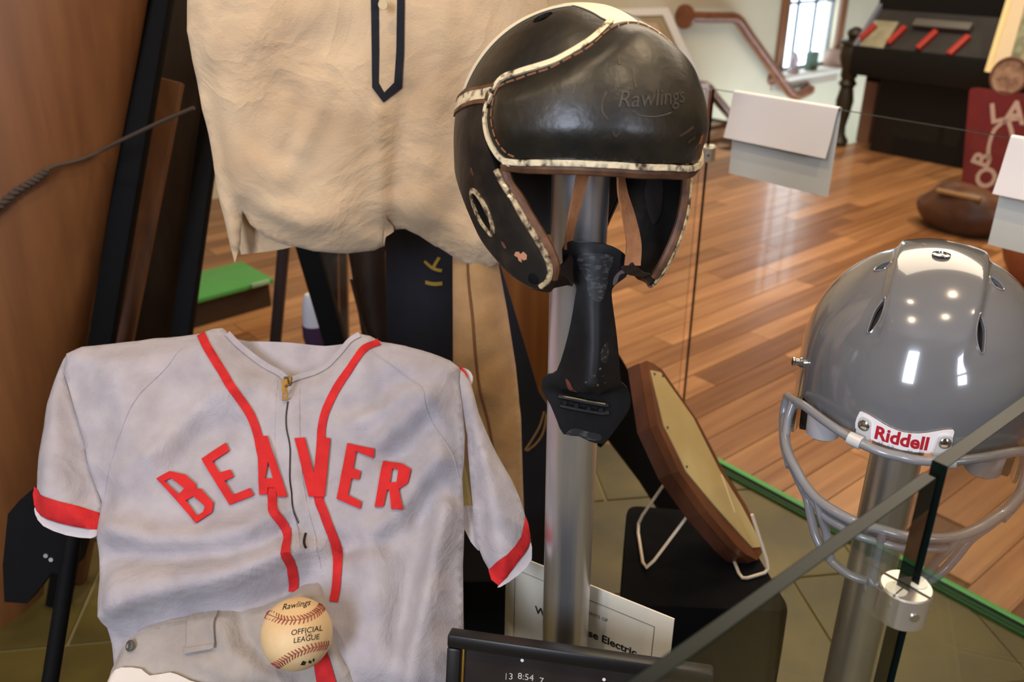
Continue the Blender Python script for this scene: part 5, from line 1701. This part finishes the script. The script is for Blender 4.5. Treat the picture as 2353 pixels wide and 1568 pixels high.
gbag = thing('leather_bag', 'tall dark brown leather bag below the cream jersey', 'bag', gb_.at(*gb_.px(850, 1050)))
bagp = gb_.pts([(796, 480), (900, 470), (905, 700), (910, 1050), (862, 1050), (835, 800), (810, 640)])
link_mesh('body', *slab(smooth2(bagp, 3, True), [], 0.03, plane_map(gb_, lambda U, V: 0.05 * sstep(dist_poly(U, V, bagp) / 0.06), 0.03)), mat('dark_brown_leather', srgb(40, 26, 20), 0.45, col2=srgb(30, 18, 14), nscale=14), gbag, angle=80)
link_mesh('seam', *tube([gb_.at(*gb_.px(x, y), 0.03) for x, y in ((812, 630), (835, 720), (862, 790))], 0.003, 6), M_DARKWOOD, gbag)
link_mesh('seam', *tube([gb_.at(*gb_.px(x, y), 0.05) for x, y in ((895, 560), (899, 680), (903, 790))], 0.003, 6), M_BROWNLEATHER, gbag)
sk = thing('sock', 'white and purple sock shape beside the slanted black bar', 'sock', on_y(720, 790, 2.0))
skb = on_y(722, 745, 2.0)
link_mesh('white_top', *lathe([(0.028, 0.0), (0.026, 0.04), (0.020, 0.075), (0.016, 0.08)], skb, 20), mat('sock_white', srgb(190, 190, 200), 0.9), sk)
link_mesh('purple_foot', *lathe([(0.026, -0.06), (0.031, -0.03), (0.030, 0.0)], skb, 20), mat('sock_purple', srgb(52, 26, 58), 0.9), sk)

# green topped platform on the plank floor
GPZ = 0.11
gc0, gc1 = on_z(447, 690, GPZ), on_z(629, 641, GPZ)
gdir = (gc1 - gc0).normalized()
gback = Vector((-gdir.y, gdir.x, 0))
gl_ = (gc1 - gc0).length + 0.6
gcen = gc1 - gdir * gl_ / 2 + gback * 0.13
plat = thing('low_platform', 'low platform with a bright green top on the plank floor', 'platform', Vector((gcen.x, gcen.y, 0)))
link_mesh('top', *box(gcen - UP * 0.008, (gl_, 0.26, 0.016), (gdir, gback, UP), 0.002), M_GREEN, plat)
link_mesh('base', *box(gcen - UP * ((GPZ - 0.016) / 2 + 0.016), (gl_ - 0.03, 0.23, GPZ - 0.016), (gdir, gback, UP)), mat('dark_brown_base', srgb(52, 36, 26), 0.6), plat)
cp_ = on_z(600, 653, GPZ)
link_mesh('glass_clip', *box(cp_ + gback * 0.005, (0.07, 0.012, 0.016), (gdir, gback, UP), 0.002), mat('pale_clip', srgb(150, 190, 165), 0.3), plat)
op = on_z(480, 535, 0.0)
orp = link_mesh('orange_panel', *box(Vector((op.x - 0.6, op.y + 0.5, 0.45)), (1.6, 0.04, 0.9), (gdir, gback, UP), 0.004), mat('orange_panel', srgb(190, 92, 40), 0.6))
orp.location.z += 0.0
tag(orp, 'orange panel standing far behind the green platform', 'panel')
# ------------------------------------------------------------------ window and stair side of the room
M_TRIM = mat('stained_trim', srgb(142, 90, 54), 0.4, col2=srgb(118, 70, 40), nscale=5, stretch=(6, 6, 0.6), coat=0.2)
M_RAIL = mat('handrail_wood', srgb(136, 80, 46), 0.35, col2=srgb(112, 60, 32), nscale=5, stretch=(3, 3, 3), coat=0.3)
M_LEAD = mat('window_bar', srgb(120, 120, 128), 0.5)
def wp(x, y, off=0.0):
    """point on the window wall, off metres into the room"""
    return on_plane(x, y, W0 + E2 * off, E2)
k0, k1 = WINW
win = thing('window_1', 'small paned window with stained wooden trim and bright daylight', 'window', km((k0 + k1) / 2, 0, SILL_Z))
win['kind'] = 'structure'
jw = 0.09
for k in (k0 - jw / 2, k1 + jw / 2):
    link_mesh('trim', *box(km(k, 0.02, (SILL_Z + WIN_TOP) / 2 + 0.02), (jw, 0.03, WIN_TOP - SILL_Z + 0.1), (E1, E2, UP), 0.003), M_TRIM, win)
link_mesh('trim', *box(km((k0 + k1) / 2, 0.02, WIN_TOP + 0.04), (k1 - k0 + 0.2, 0.03, 0.09), (E1, E2, UP), 0.003), M_TRIM, win)
link_mesh('sill', *box(km((k0 + k1) / 2 + 0.03, 0.06, SILL_Z - 0.02), (k1 - k0 + 0.26, 0.24, 0.035), (E1, E2, UP), 0.004), mat('sill_white', srgb(226, 216, 202), 0.5), win)
link_mesh('apron', *box(km((k0 + k1) / 2, 0.015, SILL_Z - 0.09), (k1 - k0 + 0.2, 0.02, 0.10), (E1, E2, UP), 0.003), mat('apron_grey', srgb(176, 158, 140), 0.6), win)
wc_ = (k0 + k1) / 2
ww = k1 - k0
for f_ in (0.0, 0.32, 0.66, 1.0):
    link_mesh('glazing_bar', *box(km(k0 + ww * f_, -0.06, (SILL_Z + WIN_TOP) / 2), (0.022, 0.025, WIN_TOP - SILL_Z), (E1, E2, UP)), M_LEAD, win, smooth=False)
rowz = [SILL_Z + 0.012, SILL_Z + 0.03 + (wp(1860, 15).z - SILL_Z), SILL_Z + 1.25, WIN_TOP - 0.012]
for z in rowz:
    link_mesh('glazing_bar', *box(km(wc_, -0.06, z), (ww, 0.025, 0.022), (E1, E2, UP)), M_LEAD, win, smooth=False)
for f0, f1 in ((0.0, 0.32), (0.32, 0.66), (0.66, 1.0)):
    for za, zb in zip(rowz, rowz[1:]):
        link_mesh('pane', *box(km(k0 + ww * (f0 + f1) / 2, -0.06, (za + zb) / 2), (ww * (f1 - f0) - 0.02, 0.004, zb - za - 0.02), (E1, E2, UP)), M_GLASS, win, smooth=False)
# ornaments on the sill
def sill_at(x, m=0.06):
    k = wall_px(x, 150)[0]
    return km(k, m, SILL_Z - 0.002)
p = sill_at(1810)
tag(link_mesh('figurine', *lathe([(0.045, 0.0), (0.05, 0.02), (0.025, 0.05), (0.04, 0.10), (0.02, 0.15), (0.004, 0.17)], p, 20), mat('figurine_pale', srgb(196, 180, 190), 0.5)), 'small pale figurine at the left end of the window sill', 'figurine')
p = sill_at(1850)
tag(link_mesh('small_box', *box(p + UP * 0.075, (0.12, 0.06, 0.15), (E1, E2, UP), 0.01), mat('box_green', srgb(92, 110, 96), 0.6)), 'small grey green box in the middle of the window sill', 'box')
p = sill_at(1905)
tag(link_mesh('basket', *lathe([(0.10, 0.0), (0.11, 0.04), (0.085, 0.12), (0.09, 0.13), (0.07, 0.14)], p, 20), mat('basket_brown', srgb(150, 118, 100), 0.7)), 'small brown basket at the right end of the window sill', 'basket')
# handrails
OFF = 0.10
def rail_run(pts, r):
    return tube(catmull(pts, 5), r, 12)
rail1 = thing('handrail', 'upper wooden handrail sloping down beside the window', 'handrail', wp(1832, 222, OFF))
def dense(px, off):
    P3 = [wp(x, y, off) for x, y in px]
    return P3
link_mesh('rail', *tube(dense([(1586, 39), (1620, 40), (1660, 40), (1682, 40), (1692, 43), (1702, 52), (1720, 80), (1760, 136), (1800, 192), (1814, 212), (1822, 218), (1832, 220), (1850, 213), (1863, 206)], OFF), 0.040, 12), M_RAIL, rail1)
ro = wp(1578, 38, OFF)
link_mesh('rosette', *lathe([(0.085, -0.02), (0.085, 0.0), (0.06, 0.012), (0.045, 0.04)], ro - E1 * 0.01, 24, axis=E1), M_RAIL, rail1)
for x, y in ((1772, 180), (1846, 200)):
    a, b = wp(x, y, 0.0), wp(x, y, OFF)
    link_mesh('bracket', *lathe([(0.055, 0.0), (0.05, 0.03), (0.022, 0.06), (0.022, OFF)], a, 16, axis=E2), M_RAIL, rail1)
rail2 = thing('handrail', 'lower wooden handrail partly hidden behind the leather helmet', 'handrail', wp(1660, 250, 0.3))
link_mesh('rail', *tube([wp(x, y, 0.35) for x, y in ((1560, 196), (1600, 196), (1622, 198), (1632, 206), (1640, 220), (1660, 244), (1690, 280), (1730, 328))], 0.034, 12), M_RAIL, rail2)
link_mesh('post', *rod(wp(1630, 205, 0.35), Vector((wp(1624, 268, 0.35).x, wp(1624, 268, 0.35).y, 0.0)), 0.030), M_RAIL, rail2)
link_mesh('panel', *box(wp(1614, 222, 0.40), (0.10, 0.02, 0.18), (E1, E2, UP)), mat('rail_white', srgb(214, 208, 210), 0.6), rail2)
# white framed picture leaning against the wall
lp = Plane(W0 + E2 * 0.30, E2)
lean_pic = thing('framed_picture', 'white framed picture leaning on the wall behind the leather helmet', 'picture', lp.at(*lp.px(1560, 200)))
out_px = [(1400, 22), (1536, 18), (1616, 196), (1440, 200)]
in_px = [(1400, 38), (1524, 35), (1592, 186), (1440, 190)]
mid_px = [(1400, 56), (1512, 52), (1572, 178), (1440, 182)]
link_mesh('frame', *slab(lp.pts(out_px), [lp.pts(in_px)], 0.5, plane_map(lp, None, 0.03)), mat('frame_white', srgb(236, 232, 222), 0.5), lean_pic, smooth=False)
link_mesh('mat_board', *slab(lp.pts(in_px), [lp.pts(mid_px)], 0.5, plane_map(lp, None, 0.01, -0.012)), mat('mat_olive', srgb(168, 150, 112), 0.7), lean_pic, smooth=False)
link_mesh('print', *slab(lp.pts(mid_px), [], 0.5, plane_map(lp, None, 0.01, -0.014)), mat('print_skin', srgb(214, 186, 158), 0.7, col2=srgb(190, 160, 130), nscale=3), lean_pic, smooth=False)

# door post strips beside the dark desk
dp = on_z(1958, 348, 0.0)
dpp = Vector((dp.x, dp.y, 0)) + E1 * 0.30 - E2 * 0.10
t_ = thing('trim_1', 'stained wooden door post beside the dark desk', 'trim', dpp)
t_['kind'] = 'structure'
link_mesh('post', *box(dpp + UP * 1.5, (0.05, 0.085, 3.0), (E1, E2, UP)), mat('post_tan', srgb(150, 112, 88), 0.5), t_, smooth=False)
link_mesh('post', *box(dpp + UP * 1.5 + E1 * 0.16 + E2 * 0.02, (0.05, 0.07, 3.0), (E1, E2, UP)), mat('post_pale', srgb(222, 214, 206), 0.6), t_, smooth=False)

# dark display desk with a steep slanted tray and red dividers
tb0 = Vector((dp.x, dp.y, 0)) - E2 * 0.11
def tpt(e2, e1, z):
    return tb0 + E2 * e2 + E1 * e1 + UP * z
TZ = on_plane(1954, 104, tb0, E1).z
TW, TD, TR = 1.6, 0.22, 0.23
table = thing('display_desk', 'black display desk with red dividers across its slanted tray', 'desk', tpt(TW / 2, TD / 2, 0.0))
M_TBL = mat('table_black', srgb(13, 13, 14), 0.45, spec=0.3)
sl = (E1 * TD + UP * TR).normalized()
sn = (UP * TD - E1 * TR).normalized()
sL = math.hypot(TD, TR)
link_mesh('cabinet', *box(tpt(TW / 2 + 0.12, 0.40, (TZ - 0.18) / 2), (TW - 0.1, 0.60, TZ - 0.18), (E2, E1, UP)), M_TBL, table, smooth=False)
link_mesh('apron', *box(tpt(TW / 2, 0.02, TZ - 0.085), (TW, 0.04, 0.17), (E2, E1, UP), 0.003), M_TBL, table)
link_mesh('tray', *box(tpt(TW / 2, 0, TZ) + sl * sL / 2 - sn * 0.035, (TW, sL, 0.02), (E2, sl, sn)), mat('tray_felt', srgb(44, 40, 36), 0.7, col2=srgb(30, 28, 26), nscale=6), table, smooth=False)
link_mesh('edge_strip', *box(tpt(0.012, 0, TZ) + sl * sL / 2 - sn * 0.02, (0.024, sL, 0.05), (E2, sl, sn)), mat('edge_bluegrey', srgb(120, 124, 140), 0.3), table, smooth=False)
link_mesh('back_panel', *box(tpt(TW / 2, TD + 0.03, 1.2), (TW, 0.05, 1.6), (E2, E1, UP)), M_TBL, table, smooth=False)
for a_, b_ in (((1974, 92), (2012, 58)), ((2040, 101), (2080, 62)), ((2108, 113), (2152, 72)), ((2180, 126), (2226, 83))):
    pa, pb = (on_plane(x, y, tpt(0, 0, TZ) - sn * 0.01, sn) for x, y in (a_, b_))
    ax = (pb - pa).normalized()
    link_mesh('divider', *box((pa + pb) / 2, ((pb - pa).length, 0.035, 0.03), (ax, sn.cross(ax), sn), 0.004), mat('divider_red', srgb(164, 44, 32), 0.5), table)
pm_ = on_plane(2015, 82, tpt(0, 0, TZ) - sn * 0.022, sn)
tag(link_mesh('paper_map', *box(pm_, (0.17, 0.22, 0.003), (E2, sl, sn)), mat('map_paper', srgb(168, 160, 130), 0.7, col2=srgb(132, 128, 104), nscale=8)), 'faded paper lying in the left end of the desk tray', 'paper')
pm_ = on_plane(2165, 58, tpt(0, 0, TZ), sn)
tag(link_mesh('label_strip', *box(pm_, (0.34, 0.05, 0.03), (E2, sl, sn), 0.004), mat('grey_label', srgb(92, 88, 82), 0.6)), 'grey strip at the back of the desk tray', 'strip')
lgp = on_z(1925, 334, 0.0)
leg = thing('turned_post', 'dark turned wooden post at the left corner of the desk', 'turned post', lgp)
pr = [(0.05, 0.0), (0.06, 0.03), (0.035, 0.07), (0.030, 0.12), (0.045, 0.2), (0.055, 0.28), (0.04, 0.36), (0.058, 0.385), (0.04, 0.41), (0.052, 0.43), (0.05, 0.47), (0.075, 0.54), (0.068, 0.60)]
sc_h = (TZ) / 0.62
link_mesh('shaft', *lathe([(r, h * sc_h) for r, h in pr] + [(0.062, TZ)], lgp, 24), mat('dark_olive_wood', srgb(44, 38, 20), 0.45), leg)
link_mesh('finial', *lathe([(0.08, TZ), (0.08, TZ + 0.02), (0.035, TZ + 0.03), (0.05, TZ + 0.06), (0.042, TZ + 0.085), (0.015, TZ + 0.10)], lgp, 24), MATS['dark_olive_wood'], leg)

# maroon board with lettering
mp0 = on_z(2207, 440, 0.0)
mpl = Plane((mp0.x, mp0.y, 0), -E1 + Vector((0, 0, 0.12)))
mb = thing('maroon_board', 'maroon painted board with pale lettering at the right edge', 'sign', mpl.at(0.4, 0, 0))
M_MAR = mat('maroon_paint', srgb(106, 26, 30), 0.5, col2=srgb(92, 20, 25), nscale=6)
M_LETTER = mat('pale_letter', srgb(176, 150, 138), 0.6)
tl = mpl.px(2228, 200)
mzt = tl[1]
outl_m = smooth_corners([(0.0, 0.008), (1.0, 0.008), (1.0, mzt), (tl[0], mzt)], 0.03)
link_mesh('panel', *slab(outl_m, [], 0.3, plane_map(mpl, None, 0.05)), M_MAR, mb, smooth=False)
def mtext(s, x, y, size, rot):
    V_, F_ = text2d(s, size, 0, 0.004)
    c, si = math.cos(rot), math.sin(rot)
    u, v = mpl.px(x, y)
    link_mesh('lettering', [mpl.at(u + a * c - b * si, v + a * si + b * c, 0.002) for a, b in V_], F_, M_LETTER, mb, smooth=False)
mtext('L', 2290, 262, 0.14, 0.35)
mtext('A', 2332, 262, 0.16, 0.1)
mtext('B', 2258, 368, 0.13, 1.4)
mtext('O', 2268, 410, 0.14, 1.0)
def marc(px, w):
    link_mesh('arc_line', *slab(ribbon(mpl.pts(px), w), [], 0.05, plane_map(mpl, None, 0.002, 0.002)), M_LETTER, mb, smooth=False)
marc([(2272, 370), (2272, 340), (2282, 305), (2300, 285), (2325, 275), (2350, 272)], 0.018)
marc([(2318, 280), (2326, 310), (2326, 350)], 0.020)
md = mpl.px(2316, 182)
mdl = thing('medallion', 'round carved medallion resting on top of the maroon board', 'medallion', mpl.at(md[0], mzt, -0.02))
mc = mpl.at(md[0], mzt + 0.075, -0.03)
link_mesh('disc', *lathe([(0.095, 0.0), (0.095, 0.02), (0.085, 0.028), (0.078, 0.024), (0.05, 0.026), (0.0, 0.03)], mc, 28, axis=mpl.n), mat('medallion_brown', srgb(112, 82, 66), 0.6, col2=srgb(150, 120, 96), nscale=30), mdl)
link_mesh('rim', *tube([mc + mpl.u * 0.09 * math.cos(t) + mpl.v * 0.09 * math.sin(t) + mpl.n * 0.024 for t in np.linspace(0, 2 * math.pi, 28, endpoint=False)], 0.008, 8, closed=True), mat('medallion_rim', srgb(96, 60, 46), 0.5), mdl)
# cream framed document at the top right corner
dpl = Plane(mpl.at(0.2, 0.9, -0.25), -E1 + Vector((0, 0, 0.25)))
doc = thing('framed_document', 'cream framed document propped at the top right corner', 'picture', dpl.at(*dpl.px(2280, 165)))
o_px = [(2262, 164), (2330, -60), (2520, -20), (2470, 200)]
i_px = [(2278, 150), (2336, -40), (2500, -10), (2455, 180)]
j_px = [(2320, 130), (2362, -20), (2480, 0), (2440, 160)]
link_mesh('frame', *slab(dpl.pts(o_px), [dpl.pts(i_px)], 0.5, plane_map(dpl, None, 0.03)), mat('frame_cream', srgb(236, 214, 158), 0.5), doc, smooth=False)
link_mesh('mat_board', *slab(dpl.pts(i_px), [dpl.pts(j_px)], 0.5, plane_map(dpl, None, 0.012, -0.01)), mat('mat_cream', srgb(216, 198, 164), 0.7), doc, smooth=False)
link_mesh('print', *slab(dpl.pts(j_px), [], 0.5, plane_map(dpl, None, 0.012, -0.014)), mat('print_green', srgb(150, 150, 120), 0.7, col2=srgb(96, 104, 84), nscale=18, detail=6, lo=0.4, hi=0.6), doc, smooth=False)

# leather bag and ottoman on the far floor
def lump(name, c, rx, ry, rz, m, label, cat, seed, parent=None):
    bm = bmesh.new()
    bmesh.ops.create_uvsphere(bm, u_segments=32, v_segments=20, radius=1.0)
    for v in bm.verts:
        p = v.co.copy()
        z = max(p.z, -0.75)
        k = 1 + 0.10 * noise.noise(p * 1.6 + Vector((seed, 0, 0))) + 0.05 * noise.noise(p * 4 + Vector((seed, 3, 0)))
        q = Vector((p.x * (1 + 0.15 * (1 - abs(p.z))), p.y, z + 0.75))
        v.co = Vector(c) + E2 * q.x * rx * k + E1 * q.y * ry * k + UP * q.z * rz * (k if z > -0.7 else 1)
    bm.verts.index_update()
    o = link_mesh(name, [v.co.copy() for v in bm.verts], [tuple(v.index for v in f.verts) for f in bm.faces], m, parent, angle=80)
    bm.free()
    return o
bgp = on_z(2205, 530, 0.0)
lb_ = thing('leather_satchel', 'slumped brown leather satchel on the plank floor', 'satchel', bgp)
lump('body', bgp, 0.19, 0.13, 0.13, mat('satchel_leather', srgb(88, 50, 30), 0.5, col2=srgb(64, 34, 20), nscale=7), '', '', 2.0, lb_)
link_mesh('clasp', *tube([bgp + E2 * x - E1 * (0.10 - 0.3 * x * x) + UP * 0.19 for x in (-0.10, -0.05, 0.0, 0.05, 0.1)], 0.012, 8), mat('clasp_tan', srgb(140, 104, 66), 0.4), lb_)
otp = on_z(2352, 648, 0.0)
o = lump('leather_ottoman', otp + E2 * 0.1, 0.17, 0.15, 0.19, mat('ottoman_leather', srgb(140, 74, 44), 0.45, col2=srgb(112, 54, 30), nscale=5), '', '', 5.0)
tag(o, 'red brown leather ottoman behind the grey helmet at the right edge', 'ottoman')
